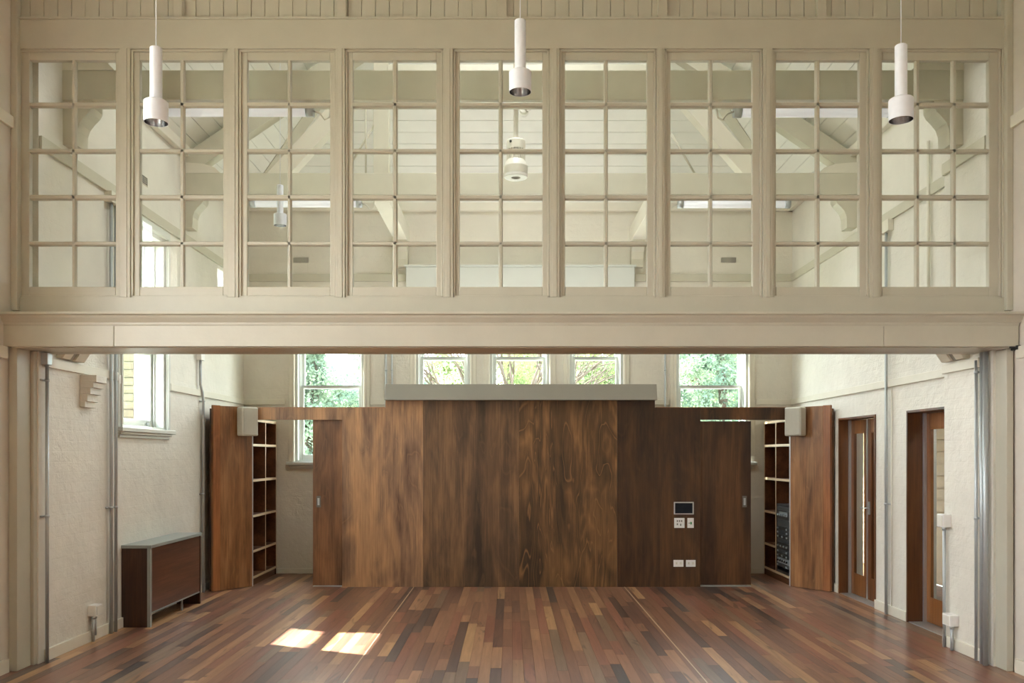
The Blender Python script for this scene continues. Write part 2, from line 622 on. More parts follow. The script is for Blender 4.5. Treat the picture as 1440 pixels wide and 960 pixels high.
planks.sort(key=shown, reverse=True)
rest = MB()
for i, (x0, a, b, c) in enumerate(planks):
    dz = random.uniform(0, 0.0006)
    if i < 300:
        q = MB().box(x0 + 0.0006, x0 + PW - 0.0006, a + 0.0006, b - 0.0006, -0.016, -0.0006 + dz, c)
        put('plank', q, M['plank'], fl)
    else:
        rest.box(x0 + 0.0006, x0 + PW - 0.0006, a + 0.0006, b - 0.0006, -0.016, -0.0006 + dz, c)
put('small_planks', rest, M['plank'], fl, kind='stuff')
for xs in inlays:
    put('inlay_strip', MB().box(xs - 0.005, xs + 0.005, 6.0, 10.38, -0.014, 0.0012), M['lip'], fl, label='thin pale strip let into the floor')

# ------------------------------------------------------------------ walls of the back room
LW = (7.9, 8.95, 1.85, 3.86)             # left window opening (y0,y1,z0,z1)
D1Y, D2Y, DZ = (8.92, 9.92), (7.22, 8.215), 2.03
wl = wall('wall_left', 'x', XL, -3.95, 6.545, 11.9, -0.02, ZP + 0.1, [LW], M['wall_x'], 'rough cream painted brick wall with a sash window')
wr = wall('wall_right', 'x', XR, 4.10, 6.64, 11.9, -0.02, ZP + 0.1, [(*D1Y, -0.02, DZ), (*D2Y, -0.02, DZ)], M['wall_x'],
          'cream painted brick wall with two timber glazed doors')
put('wall_pier', MB().box(XRP, XR + 0.02, 6.545, 7.2, 2.40, ZP).box(XRP, XR + 0.02, 6.47, 7.2, 0, 2.40), M['wall_x'], label='cream pier standing proud beside the nearer glazed door', cat='wall', kind='structure')
BW = [(-2.93, -1.98, 1.50, 3.76), (-1.29, -0.54, 2.0, 3.76), (-0.29, 0.535, 2.0, 3.76), (0.79, 1.535, 2.0, 3.76), (2.235, 3.23, 1.50, 3.76)]
wb = wall('wall_back', 'y', YB, 11.9, -3.95, 4.1, -0.02, ZP + 0.1, BW, M['wall_y'], 'cream painted end wall with five sash windows')

# front room shell
FW = [(-1.85, -0.55, 1.75, 4.15), (0.75, 2.05, 1.75, 4.15), (3.35, 4.65, 1.75, 4.15)]
wall('wall_front_left', 'x', FXL, -4.0, -3.6, 6.64, -0.02, 5.75, FW, M['wall_plain'], 'cream wall of the front half of the hall, at the very edge')
wall('wall_front_right', 'x', FXR, 4.05, -3.6, 6.64, -0.02, 5.75, [], M['wall_plain'], 'cream wall at the edge with a moulded rail')
put('wall_rear', MB().box(-4.0, 4.05, -3.9, -3.6, -0.02, 5.75), M['wall_plain'], label='plain cream wall behind the viewpoint', cat='wall', kind='structure')
put('ceiling_front', MB().box(-4.0, 4.05, -3.9, 6.4, 5.6, 5.75), M['ceiling'], label='flat white ceiling over the front half of the hall', cat='ceiling', kind='structure')

# sloping boarded ceiling of the back room
ce = put('ceiling', MB().hexa([(-3.95, 6.6, 4.86), (0.1, 6.6, 7.72), (0.1, 7.8, 7.72), (-3.95, 11.9, 4.86),
                               (-3.95, 6.6, 4.98), (0.1, 6.6, 7.84), (0.1, 7.8, 7.84), (-3.95, 11.9, 4.98)])
         .hexa([(0.1, 6.6, 7.72), (4.15, 6.6, 4.86), (4.15, 11.9, 4.86), (0.1, 7.8, 7.72),
                (0.1, 6.6, 7.84), (4.15, 6.6, 4.98), (4.15, 11.9, 4.98), (0.1, 7.8, 7.84)])
         .hexa([(-3.95, 11.9, 4.86), (4.15, 11.9, 4.86), (0.11, 7.8, 7.72), (0.09, 7.8, 7.72),
                (-3.95, 11.9, 4.98), (4.15, 11.9, 4.98), (0.11, 7.8, 7.84), (0.09, 7.8, 7.84)])
         .hexa([(-4.65, 6.0, 4.25), (-3.95, 6.0, 4.74), (-3.95, 12.2, 4.74), (-4.65, 12.2, 4.25),
                (-4.65, 6.0, 4.37), (-3.95, 6.0, 4.98), (-3.95, 12.2, 4.98), (-4.65, 12.2, 4.37)]),
         M['ceiling'], label='white boarded ceiling sloping up under a hipped roof', cat='ceiling', kind='structure')
BWD = 0.135
nb = int(3.6 / BWD)
for k in range(nb):
    a, b = k * BWD + 0.003, (k + 1) * BWD - 0.003
    za, zb = ZP + PITCH * a - 0.012, ZP + PITCH * b - 0.012
    t = 0.02
    # back slope, boards along x
    put('board', MB().hexa([(XL + a, YB - a, za), (XR - a, YB - a, za), (XR - b, YB - b, zb), (XL + b, YB - b, zb),
                            (XL + a, YB - a, za + t), (XR - a, YB - a, za + t), (XR - b, YB - b, zb + t), (XL + b, YB - b, zb + t)]), M['ceiling'], ce)
    for sx, X in ((1, XL), (-1, XR)):
        put('board', MB().hexa([(X + sx * a, 6.6, za), (X + sx * b, 6.6, zb), (X + sx * b, YB - b, zb), (X + sx * a, YB - a, za),
                                (X + sx * a, 6.6, za + t), (X + sx * b, 6.6, zb + t), (X + sx * b, YB - b, zb + t), (X + sx * a, YB - a, za + t)]),
            M['ceiling'], ce)

# cornice at the wall plate, picture rails, baseboards
put('trim_1', MB().box(XL, XR, YB - 0.07, YB, 4.90, 5.03).box(XL, XL + 0.07, 6.62, YB, 4.90, 5.03).box(XR - 0.07, XR, 7.2, YB, 4.90, 5.03)
    .box(XRP - 0.07, XRP, 6.62, 7.2, 4.90, 5.03), M['rail'], label='moulded plate under the sloping ceiling', cat='cornice', kind='structure', bevel=0.01)


def rail(name, z0, z1, label, mt=None):
    mb = MB()
    for d, a, b in ((0.024, z0, z1),):
        for y0, y1 in (((6.62, LW[0] - 0.06), (LW[1] + 0.09, YB)) if z0 < 3.9 else ((6.55, YB),)):
            mb.box(XL, XL + d, y0, y1, a, b)
        mb.box(XR - d, XR, 7.2, YB, a, b)
        mb.box(XRP - d, XRP, 6.55 if z0 > 3.9 else 6.64, 7.2, a, b)
        if z0 > 3.8:
            mb.box(XL, XR, YB - d, YB, a, b)
        else:
            for x0, x1 in ((XL, -3.05), (-1.90, -1.40), (1.66, 2.15), (3.33, XR)):
                mb.box(x0, x1, YB - d, YB, a, b)
    put(name, mb, mt or M['rail'], label=label, cat='rail', kind='structure', bevel=0.004)


rail('trim_2', 2.285, 2.36, 'lower picture rail round the back room')
rail('trim_3', 3.955, 4.055, 'upper picture rail seen through the partition panes', M['beam'])
put('baseboard_left', MB().box(XL, XL + 0.02, 6.62, YB, 0, 0.095), M['rail'], label='cream baseboard along the window wall', cat='baseboard', kind='structure', bevel=0.004)
mb = MB()
for a, b in ((7.2, D2Y[0]), (D2Y[1], D1Y[0]), (D1Y[1], YB)): mb.box(XR - 0.02, XR, a, b, 0, 0.095)
mb.box(XRP - 0.02, XRP, 6.62, 7.2, 0, 0.095)
put('baseboard_right', mb, M['rail'], label='white baseboard below the glazed doors wall and pier', cat='baseboard', kind='structure', bevel=0.004)
put('baseboard_back', MB().box(XL, XR, YB - 0.02, YB, 0, 0.065), M['rail'], label='cream baseboard under the end wall windows', cat='baseboard', kind='structure', bevel=0.004)
put('baseboard_front_right', MB().box(FXR - 0.02, FXR, 0, 6.30, 0, 0.10), M['rail'], label='baseboard of the front half beside the right post', cat='baseboard', kind='structure')
put('baseboard_front_left', MB().box(FXL, FXL + 0.02, 0, 6.30, 0, 0.10), M['rail'], label='baseboard of the front half beside the left post', cat='baseboard', kind='structure')
put('trim_4', MB().box(FXR - 0.025, FXR, 0, 6.28, 2.31, 2.40).box(FXL, FXL + 0.025, 0, 6.28, 2.31, 2.40), M['rail'],
    label='lower rail of the front half meeting the opening posts', cat='rail', kind='structure', bevel=0.004)
put('trim_5', MB().box(FXR - 0.025, FXR, 0, 6.37, 4.03, 4.12).box(FXL, FXL + 0.025, 0, 6.37, 4.03, 4.12), M['rail'],
    label='upper rail of the front half at the partition edges', cat='rail', kind='structure', bevel=0.004)

# ------------------------------------------------------------------ partition above the opening
S = YP / F
px_z = lambda py: 1.6 + (640 - py) * S
px_x = lambda px: (px - 718) * S
PT = M['partition']
ZW0, ZW1 = px_z(418), px_z(68)
panels = [(24, 168), (183, 320), (335, 472), (485, 623), (637, 773), (787, 923), (935, 1073), (1087, 1223), (1238, 1410)]
wp = put('wall_partition', MB().box(FXL - 0.02, FXR + 0.02, YP, YP + 0.14, ZW1, px_z(25)), PT,
         label='cream timber partition over the opening, boarded above', cat='wall', kind='structure')
put('backing', MB().box(FXL - 0.02, FXR + 0.1, YP + 0.075, YP + 0.16, px_z(25), 7.7), PT, wp)
put('bottom_rail', MB().box(FXL - 0.02, FXR + 0.02, YP, YP + 0.14, px_z(445), ZW0), PT, wp)
edges = [FXL - 0.02] + [v for p in panels for v in p] + [FXR + 0.02]
ex = [edges[0]] + [px_x(v) for v in edges[1:-1]] + [edges[-1]]
for k in range(0, len(ex), 2):
    put('mullion', MB().box(ex[k], ex[k + 1], YP, YP + 0.12, ZW0, ZW1), PT, wp, bevel=0.003)
    if 0 < k < len(ex) - 2:               # raised flat bead down the middle of each mullion
        w = ex[k + 1] - ex[k]
        put('mullion_bead', MB().box(ex[k] + w * 0.28, ex[k + 1] - w * 0.28, YP - 0.006, YP + 0.01, ZW0, ZW1), PT, wp, bevel=0.002)
# corner beads where the partition meets the side walls
put('corner_bead', MB().box(FXL, FXL + 0.05, YP - 0.035, YP + 0.02, px_z(437), 5.6), PT, wp, bevel=0.006)
put('corner_bead', MB().box(FXR - 0.05, FXR, YP - 0.035, YP + 0.02, px_z(437), 5.6), PT, wp, bevel=0.006)
# vertical boards over the header
bx0 = FXL
while bx0 < FXR - 0.01:
    b1 = min(bx0 + 0.103, FXR)
    put('board', MB().box(bx0 + 0.0008, b1 - 0.0008, YP + 0.042, YP + 0.0755, px_z(25), 5.6), PT, wp, bevel=0.0025, seg=1)
    bx0 += 0.104
for sx in (18, 250, 480, 706, 932, 1156, 1414):
    c = px_x(sx)
    put('stud', MB().box(c - 0.034, c + 0.034, YP - 0.005, YP + 0.07, px_z(25), 5.6), PT, wp, bevel=0.003)
put('sill_strip', MB().box(FXL, FXR, YP - 0.012, YP + 0.06, px_z(25) - 0.012, px_z(25) + 0.004), PT, wp, bevel=0.003)

ROWS = [(82, 140), (148, 206), (213, 271), (279, 337), (344, 402)]
cols3 = [(1243, 1290), (1297, 1342), (1349, 1394)]
colsof = [[(38, 97), (103, 160)], [(194, 250), (257, 312)], [(346, 402), (408, 463)], [(495, 551), (558, 613)],
          [(646, 701), (707, 763)], [(795, 850), (856, 911)], [(944, 998), (1004, 1060)], [(1093, 1149), (1156, 1211)], cols3]
PLACE = ['leftmost, beside the side wall', 'second from the left side wall', 'third from the left side wall', 'fourth from the left side wall',
         'fifth of nine, in the middle', 'fourth from the wide fifteen-pane one', 'third from the wide fifteen-pane one',
         'next but one to the wide fifteen-pane one', 'the only one with fifteen panes']
PLACE[7] = 'next to the wide fifteen-pane one'
PLACE[6] = 'second from the wide fifteen-pane one'
PLACE[5] = 'third from the wide fifteen-pane one'
YS, YG = YP + 0.03, YP + 0.058            # sash face, glass
for i, ((pl, pr), cl) in enumerate(zip(panels, colsof)):
    x0, x1 = px_x(pl) + 0.001, px_x(pr) - 0.001
    g0, g1 = px_x(cl[0][0]), px_x(cl[-1][1])
    zt, zb = px_z(ROWS[0][0]), px_z(ROWS[-1][1])
    w = MB()
    w.box(x0, g0, YS, YS + 0.045, ZW0, ZW1).box(g1, x1, YS, YS + 0.045, ZW0, ZW1)
    w.box(g0, g1, YS, YS + 0.045, ZW0, zb).box(g0, g1, YS, YS + 0.045, zt, ZW1)
    base = ((x0 + x1) / 2, YS + 0.02, ZW0)
    win = put(f'window_{i + 1}', w, PT, base=base, kind='structure', cat='window', bevel=0.004,
              label=f'tall multi-paned panel in the cream partition, {PLACE[i]}')
    # stop bead round the opening
    bd = MB()
    t = 0.016
    for (a, b, c, d) in ((x0, x0 + t, ZW0, ZW1), (x1 - t, x1, ZW0, ZW1), (x0, x1, ZW1 - t, ZW1), (x0, x1, ZW0, ZW0 + t)):
        bd.box(a, b, YS - 0.018, YS + 0.002, c, d)
    put('stop_bead', bd, PT, win, bevel=0.003)

    def bar(mb, u0, u1, v0, v1, vertical):
        """glazing bar with a narrow rounded nose"""
        if vertical:
            c = (u0 + u1) / 2; h = (u1 - u0) / 2
            mb.prism([(c - h, YG), (c - h * 0.95, YG - 0.010), (c - h * 0.5, YG - 0.026), (c + h * 0.5, YG - 0.026), (c + h * 0.95, YG - 0.010),
                      (c + h, YG), (c + h * 0.6, YG + 0.018), (c - h * 0.6, YG + 0.018)], v0, v1, 'z')
        else:
            c = (v0 + v1) / 2; h = (v1 - v0) / 2
            mb.prism([(YG, c - h), (YG - 0.010, c - h * 0.95), (YG - 0.026, c - h * 0.5), (YG - 0.026, c + h * 0.5), (YG - 0.010, c + h * 0.95),
                      (YG, c + h), (YG + 0.018, c + h * 0.6), (YG + 0.018, c - h * 0.6)], u0, u1, 'x')
        return mb
    for a, b in zip(cl[:-1], cl[1:]):
        put('glazing_bar', bar(MB(), px_x(a[1]), px_x(b[0]), zb, zt, True), PT, win)
    for a, b in zip(ROWS[:-1], ROWS[1:]):
        put('glazing_bar', bar(MB(), g0, g1, px_z(b[0]), px_z(a[1]), False), PT, win)
    first = {}
    for (c0, c1) in cl:
        for (r0, r1) in ROWS:
            p0, p1 = px_x(c0) - 0.006, px_x(c1) + 0.006
            q0, q1 = px_z(r1) - 0.006, px_z(r0) + 0.006
            g = MB().box(p0, p1, YG - 0.002, YG + 0.002, q0, q1)
            put('pane', g, M['glass'], win)

# big beam across the opening, its ledge moulding, soffit and posts
ZB0, ZB1 = 2.398, wz(452, 6.26)
bm_ = MB()
bm_.box(FXL + 0.02, FXR - 0.02, 6.285, 6.74, 2.405, px_z(443))
be = put('trim_6', bm_, PT, label='deep cream beam spanning the wide opening', cat='beam', kind='structure')
for a, b in ((FXL - 0.01, wx(160, 6.26)), (wx(160, 6.26), wx(1243, 6.26)), (wx(1243, 6.26), FXR - 0.01)):
    put('fascia_board', MB().box(a + 0.001, b - 0.001, 6.26, 6.29, ZB0, ZB1), PT, be, bevel=0.004)
# ledge profile
prof = [(6.40, wz(437, 6.22)), (6.20, wz(437, 6.2) - 0.004), (6.195, wz(441, 6.195)), (6.215, wz(443, 6.21)), (6.222, wz(446, 6.22)),
        (6.238, wz(450, 6.235)), (6.25, wz(453, 6.25)), (6.29, wz(453, 6.25)), (6.40, wz(453, 6.25))]
put('ledge_moulding', MB().prism(prof, FXL - 0.02, FXR + 0.01, 'x'), PT, be)
put('cavetto', MB().prism([(6.255, ZB1 + 0.0), (6.255, ZB1 - 0.02), (6.262, ZB1 - 0.035), (6.29, ZB1 - 0.035), (6.29, ZB1)], FXL, FXR - 0.01, 'x'), PT, be)
# soffit: two door tracks
put('soffit_board', MB().box(FXL + 0.03, FXR - 0.03, 6.30, 6.44, 2.392, 2.42), PT, be, bevel=0.003)
put('soffit_board', MB().box(FXL + 0.03, FXR - 0.03, 6.455, 6.60, 2.398, 2.42), PT, be, bevel=0.003)
put('soffit_board', MB().box(FXL + 0.03, FXR - 0.03, 6.615, 6.74, 2.398, 2.42), PT, be, bevel=0.003)

put('trim_7', MB().box(FXL + 0.002, -3.655, 6.32, 6.50, 0, 2.40).box(FXL + 0.002, -3.632, 6.50, 6.66, 0, 2.395), PT, label='cream timber post at the left end of the opening', cat='post',
    kind='structure', bevel=0.004)
put('trim_8', MB().box(3.675, FXR - 0.015, 6.32, 6.468, 0, 2.39), PT, label='cream timber post at the right end of the opening', cat='post',
    kind='structure', bevel=0.004)
bo = thing('door_bolt', (3.70, 6.24, 2.385), 'small black bolt at the top of the right post', 'bolt')
put('barrel', MB().tube([(3.655, 6.25, 2.39), (3.735, 6.25, 2.392)], 0.006, 8), M['black'], bo)
put('bracket', MB().box(3.705, 3.735, 6.245, 6.32, 2.375, 2.405), M['black'], bo)

# ------------------------------------------------------------------ roof trusses
BP = M['beam']
ZT0, ZT1 = 4.47, 4.71


def ogee(X, sgn, u=0.30):
    k = u / 0.30
    pts = [(0, 0), (0.235, 0), (0.235, -0.05), (0.215, -0.09), (0.175, -0.13), (0.135, -0.18), (0.115, -0.24), (0.11, -0.36), (0, -0.36)]
    pts = [(X + sgn * a * k, ZT0 + b) for a, b in pts]
    return pts if sgn > 0 else pts[::-1]


def truss(name, y0, y1, xr, label, full):
    t = thing(name, (0, y0, ZT0), label, 'truss', kind='structure')
    put('tie_beam', MB().box(XL - 0.05, xr + 0.05, y0, y1, ZT0, ZT1), BP, t, bevel=0.006)
    for X, s in ((XL, 1), (xr, -1)):
        put('bracket', MB().prism(ogee(X, s), y0 + 0.01, y1 - 0.01, 'y'), BP, t)
        # curved brace tucked between beam and rafter
        cb = [(0.0, ZT1), (0.42, ZT1), (0.36, ZT1 + 0.06), (0.24, ZT1 + 0.10), (0.0, ZT1 + 0.12)]
        cb = [(X + s * a, b) for a, b in cb]
        put('spandrel', MB().prism(cb if s > 0 else cb[::-1], y0 - 0.0, y1 + 0.0, 'y'), M['rail'], t)
        # principal rafter
        z0 = ZT1 - 0.06
        ln = 2.2
        r = [(X, z0), (X + s * ln, z0 + 0.68 * ln), (X + s * ln, z0 + 0.68 * ln + 0.26), (X, z0 + 0.26)]
        put('principal_rafter', MB().prism(r if s > 0 else r[::-1], y0 + 0.02, y1 - 0.02, 'y'), BP, t)
    if full:
        for c in (-1.43, 1.66):
            put('queen_post', MB().box(c - 0.085, c + 0.085, y0 + 0.02, y1 - 0.02, ZT1, 5.95), BP, t, bevel=0.004)
        put('straining_beam', MB().box(-1.36, 1.58, y0 + 0.01, y1 - 0.01, 5.80, 5.91), BP, t, bevel=0.006)
        for a, b in (((-2.67, ZT1), (-1.55, 5.92)), ((2.80, ZT1), (1.74, 5.92))):
            d = 0.13
            put('strut', MB().prism([(a[0] - d, a[1]), (a[0] + d, a[1]), (b[0] + d, b[1]), (b[0] - d, b[1])], y1 + 0.02, y1 + 0.18, 'y'), M['rail'], t)
        put('tie_rod', MB().tube([(-1.76, y0 + 0.05, 4.84), (-1.50, y0 + 0.05, 5.27)], 0.012, 8), BP, t)
        put('tie_rod', MB().tube([(1.78, y0 + 0.05, 5.16), (2.05, y0 + 0.05, 4.70)], 0.012, 8), BP, t)
        put('tie_rod', MB().tube([(-1.60, y0 + 0.04, 5.50), (-1.60, y0 + 0.04, ZT1)], 0.010, 8), BP, t)
        for c in (-1.46, 1.70):
            put('dragon_beam', MB().box(c - 0.09, c + 0.09, y1 - 0.01, YB + 0.02, ZT0 - 0.01, ZT1 - 0.03), M['rail'], t, bevel=0.005)
            pr = [(YB, ZT0 - 0.01), (YB - 0.26, ZT0 - 0.01), (YB - 0.25, ZT0 - 0.06), (YB - 0.17, ZT0 - 0.15), (YB - 0.14, ZT0 - 0.24),
                  (YB - 0.13, ZT0 - 0.34), (YB, ZT0 - 0.34)]
            put('wall_corbel', MB().prism(pr, c - 0.08, c + 0.08, 'x'), BP, t)
            sl = [(YB - 0.02, ZT0 - 0.25), (YB - 0.02, ZT0 - 0.05), (y1 + 0.35, ZT1 + 0.02), (y1 + 0.12, ZT1 - 0.06)]
    return t


truss('roof_truss', 6.89, 7.09, XRP, 'nearer cream roof truss with curved end brackets behind the panes', False)
truss('roof_truss', 9.40, 9.58, XR, 'farther cream roof truss with posts, struts and corbels', True)
# hip rafters along the ceiling's folds
for X, s, lb in ((XL, 1, 'window side'), (XR, -1, 'door side')):
    a, b = Vector((X, YB, ZP - 0.06)), Vector((X + s * 3.0, YB - 3.0, ZP - 0.06 + PITCH * 3.0))
    q = Vector((s * 0.05, 0.05, 0))
    put('hip_rafter', MB().hexa([a - q, a + q, b + q, b - q, a - q + Vector((0, 0, .1)), a + q + Vector((0, 0, .1)), b + q + Vector((0, 0, .1)), b - q + Vector((0, 0, .1))]),
        BP, label=f'cream hip rafter rising from the back corner on the {lb}', cat='rafter', kind='structure', base=(X, YB, ZP))

# ------------------------------------------------------------------ windows of the back room
WH = M['sash']


def sash_window(name, x0, x1, z0, z1, zm, label, sill=True, axis='y', wallface=YB, out=1):
    """double-hung window in an opening; local u along the wall, d is depth outward from the wall's inner face"""
    def B(mb, u0, u1, d0, d1, a, b):
        if axis == 'y': mb.box(u0, u1, wallface + out * d0, wallface + out * d1, a, b)
        else: mb.box(wallface + out * d0, wallface + out * d1, u0, u1, a, b)
        return mb
    base = ((x0 + x1) / 2, wallface, z0) if axis == 'y' else (wallface, (x0 + x1) / 2, z0)
    fr = MB()
    B(fr, x0, x0 + 0.045, 0.0, 0.26, z0, z1); B(fr, x1 - 0.045, x1, 0.0, 0.26, z0, z1)
    B(fr, x0 + 0.045, x1 - 0.045, 0.0, 0.26, z1 - 0.05, z1); B(fr, x0 + 0.045, x1 - 0.045, 0.0, 0.30, z0, z0 + 0.035)
    # pulley stiles: stepped linings
    B(fr, x0 + 0.045, x0 + 0.062, 0.09, 0.11, z0, z1); B(fr, x1 - 0.062, x1 - 0.045, 0.09, 0.11, z0, z1)
    B(fr, x0 + 0.045, x0 + 0.062, 0.17, 0.19, z0, z1); B(fr, x1 - 0.062, x1 - 0.045, 0.17, 0.19, z0, z1)
    w = put(name, fr, WH, base=base, kind='structure', cat='window', label=label, bevel=0.003)
    # architrave on the room side
    ar = MB()
    for d, e, g in ((0.025, 0.075, 0.010), (0.038, 0.03, 0.003)):
        B(ar, x0 - e, x0 + g, -d, -0.001, z0 + 0.012, z1 - g); B(ar, x1 - g, x1 + e, -d, -0.001, z0 + 0.012, z1 - g)
        B(ar, x0 - e, x1 + e, -d, -0.001, z1 - g, z1 + e)
    put('architrave', ar, M['rail'] if axis == 'y' else WH, w, bevel=0.006)
    sl = MB(); B(sl, x0 - 0.10, x1 + 0.10, -0.075, 0.05, z0 - 0.03, z0 + 0.012)
    put('sill', sl, WH, w, bevel=0.006)
    ap = MB(); B(ap, x0 - 0.07, x1 + 0.07, -0.045, 0.0, z0 - 0.055, z0 - 0.03); B(ap, x0 - 0.05, x1 + 0.05, -0.025, 0.0, z0 - 0.085, z0 - 0.055)
    put('apron', ap, WH, w, bevel=0.005)
    for nm, a, b, d in (('lower_sash', z0 + 0.035, zm + 0.02, 0.115), ('upper_sash', zm - 0.02, z1 - 0.05, 0.19)):
        s = MB()
        u0, u1 = x0 + 0.047, x1 - 0.047
        br = 0.075 if nm == 'lower_sash' else 0.04
        tr_ = 0.04 if nm == 'lower_sash' else 0.055
        B(s, u0, u0 + 0.05, d, d + 0.045, a, b); B(s, u1 - 0.05, u1, d, d + 0.045, a, b)
        B(s, u0 + 0.05, u1 - 0.05, d, d + 0.045, a, a + br); B(s, u0 + 0.05, u1 - 0.05, d, d + 0.045, b - tr_, b)
        so = put(nm, s, WH, w, bevel=0.004)
        g = MB(); B(g, u0 + 0.045, u1 - 0.045, d + 0.02, d + 0.024, a + br - 0.005, b - tr_ + 0.005)
        put('pane', g, M['glass_out'], so)
        if nm == 'lower_sash':
            l = MB(); cc = u0 + (u1 - u0) * (0.85 if axis == 'y' else 0.85)
            B(l, cc - 0.03, cc + 0.03, d - 0.012, d, a + 0.025, a + 0.05)
            put('sash_lift', l, M['steel'], so, bevel=0.003, label='small metal lift')
            m2 = MB(); B(m2, u0, u1, d - 0.006, d + 0.05, b - 0.012, b + 0.002)
            put('meeting_rail_edge', m2, M['steel'], so)
    return w


sash_window('window_10', LW[0], LW[1], LW[2], LW[3], 2.66, 'sash window in the rough brick wall with brickwork outside', axis='x', wallface=XL, out=-1)
labs = ['tall sash window above the left bookcase doorway', 'first of three small windows over the grey trough, nearest the bookcase with open shelves',
        'middle one of three small windows over the grey trough', 'third of three small windows over the grey trough, nearest the equipment rack',
        'tall sash window above the equipment rack doorway']
labs[1] = 'small window over the grey trough, with bare branches outside'
for k, h in enumerate(BW):
    sash_window(f'window_{11 + k}', h[0], h[1], h[2], h[3], 2.535 if k in (0, 4) else 2.925, labs[k])

# pelmet box and vents on the end wall
pb = thing('blind_pelmet', (0.12, YB, 3.83), 'long white pelmet box over the middle windows, seen through the panes', 'pelmet')
put('body', MB().box(-1.40, 1.66, YB - 0.16, YB - 0.001, 3.83, 4.12), M['pelmet'], pb, bevel=0.006)
put('lid', MB().box(-1.42, 1.68, YB - 0.18, YB - 0.001, 4.12, 4.145), M['pelmet'], pb, bevel=0.004)
for px, lb in ((422.5, 'dark perforated vent on the end wall behind the third paned panel'), (1023.5, 'dark perforated vent on the end wall behind the seventh paned panel')):
    c = wx(px, YB)
    z0, z1 = wz(370, YB), wz(362, YB)
    v = thing('wall_vent', (c, YB, z0), lb, 'vent', 'vents high on the end wall')
    put('plate', MB().box(c - 0.105, c + 0.105, YB - 0.008, YB - 0.001, z0, z1), M['rail'], v)
    hm = MB()
    for i in range(10):
        for j in range(4):
            hx = c - 0.094 + i * 0.0205 + (0.006 if j % 2 else 0)
            hz = z0 + 0.008 + j * 0.018
            hm.box(hx, hx + 0.012, YB - 0.0105, YB - 0.007, hz, hz + 0.012)
    put('holes', hm, M['vent'], v, label='rows of dark holes')
v = thing('wall_vent', (XL, 8.38, 4.28), 'perforated vent high on the window wall beside the hanging lamp', 'vent')
put('plate', MB().box(XL + 0.001, XL + 0.008, 8.26, 8.50, 4.27, 4.36), M['rail'], v)
hm = MB()
for i in range(8):
    for j in range(4):
        hy = 8.272 + i * 0.028
        hm.box(XL + 0.007, XL + 0.011, hy, hy + 0.016, 4.278 + j * 0.02, 4.29 + j * 0.02)
put('holes', hm, M['vent'], v, label='rows of dark holes')

# ------------------------------------------------------------------ glazed doors on the right
TB, TD = M['timber'], M['timber_dark']


def glazed_door(name, y0, y1, xd, label):
    d = thing(name, (XR, (y0 + y1) / 2, 0), label, 'door', kind='structure')
    z1 = DZ
    put('lining', MB().box(XR - 0.012, xd + 0.06, y1 - 0.025, y1 - 0.001, 0, z1 - 0.001).box(XR - 0.012, xd + 0.06, y0 + 0.001, y0 + 0.025, 0, z1 - 0.001)
        .box(XR - 0.012, xd + 0.06, y0 + 0.025, y1 - 0.025, z1 - 0.025, z1 - 0.001), TD, d, bevel=0.002)
    put('threshold', MB().box(XR, xd + 0.06, y0 + 0.025, y1 - 0.025, 0.0, 0.006), M['alu'], d)
    put('jamb_seal', MB().box(xd - 0.025, xd + 0.0, y1 - 0.055, y1 - 0.026, 0.006, z1 - 0.026), M['alu'], d, label='silver seal strip')
    ym = (y0 + y1) / 2
    for a, b in ((ym + 0.004, y1 - 0.03), (y0 + 0.03, ym - 0.004)):
        x0, x1 = xd, xd + 0.04
        st = 0.08
        zb_, zt_ = 0.24, z1 - 0.17
        lf = put('leaf', MB().box(x0, x1, a, a + st, 0.012, z1 - 0.03).box(x0, x1, b - st, b, 0.012, z1 - 0.03)
                 .box(x0, x1, a + st, b - st, 0.012, zb_).box(x0, x1, a + st, b - st, zt_, z1 - 0.03), TB, d, bevel=0.003)
        put('glazing_stop', MB().box(x0 + 0.001, x0 + 0.008, a + st, a + st + 0.014, zb_, zt_).box(x0 + 0.001, x0 + 0.008, b - st - 0.014, b - st, zb_, zt_)
            .box(x0 + 0.001, x0 + 0.008, a + st, b - st, zb_, zb_ + 0.014).box(x0 + 0.001, x0 + 0.008, a + st, b - st, zt_ - 0.014, zt_), TB, lf)
        put('pane', MB().box(x0 + 0.009, x0 + 0.013, a + st - 0.005, b - st + 0.005, zb_ - 0.005, zt_ + 0.005), M['glass_door'], lf)
    put('meeting_strip', MB().box(xd - 0.008, xd, ym - 0.012, ym + 0.012, 0.012, z1 - 0.03), M['alu'], d, label='silver strip where the two leaves meet')
    h = MB().tube([(xd - 0.008, ym - 0.05, 1.02), (xd - 0.05, ym - 0.05, 1.02), (xd - 0.052, ym + 0.07, 1.02)], 0.008, 8)
    h.box(xd - 0.012, xd - 0.0, ym - 0.07, ym - 0.03, 0.95, 1.09)
    put('handle', h, M['steel'], d, label='metal lever handle')
    return d


glazed_door('door_1', D1Y[0], D1Y[1], 3.94, 'farther pair of timber glazed doors, next to the angled cabinet')
glazed_door('door_2', D2Y[0], D2Y[1], 3.98, 'nearer timber glazed door, partly hidden by the white pier')
# verandah beyond the doors; roof and near end added to cut the daylight
vw = put('wall_verandah', MB().box(5.30, 5.36, 6.4, 14.3, 0, 2.7), M['weatherboard'], label='weatherboard wall seen through the glazed doors', cat='wall', kind='structure')
for k in range(18):
    z = 0.02 + k * 0.148
    put('weatherboard', MB().hexa([(5.262, 6.4, z), (5.30, 6.4, z), (5.30, 14.3, z), (5.262, 14.3, z),
                                   (5.285, 6.4, z + 0.146), (5.30, 6.4, z + 0.146), (5.30, 14.3, z + 0.146), (5.285, 14.3, z + 0.146)]), M['weatherboard'], vw)

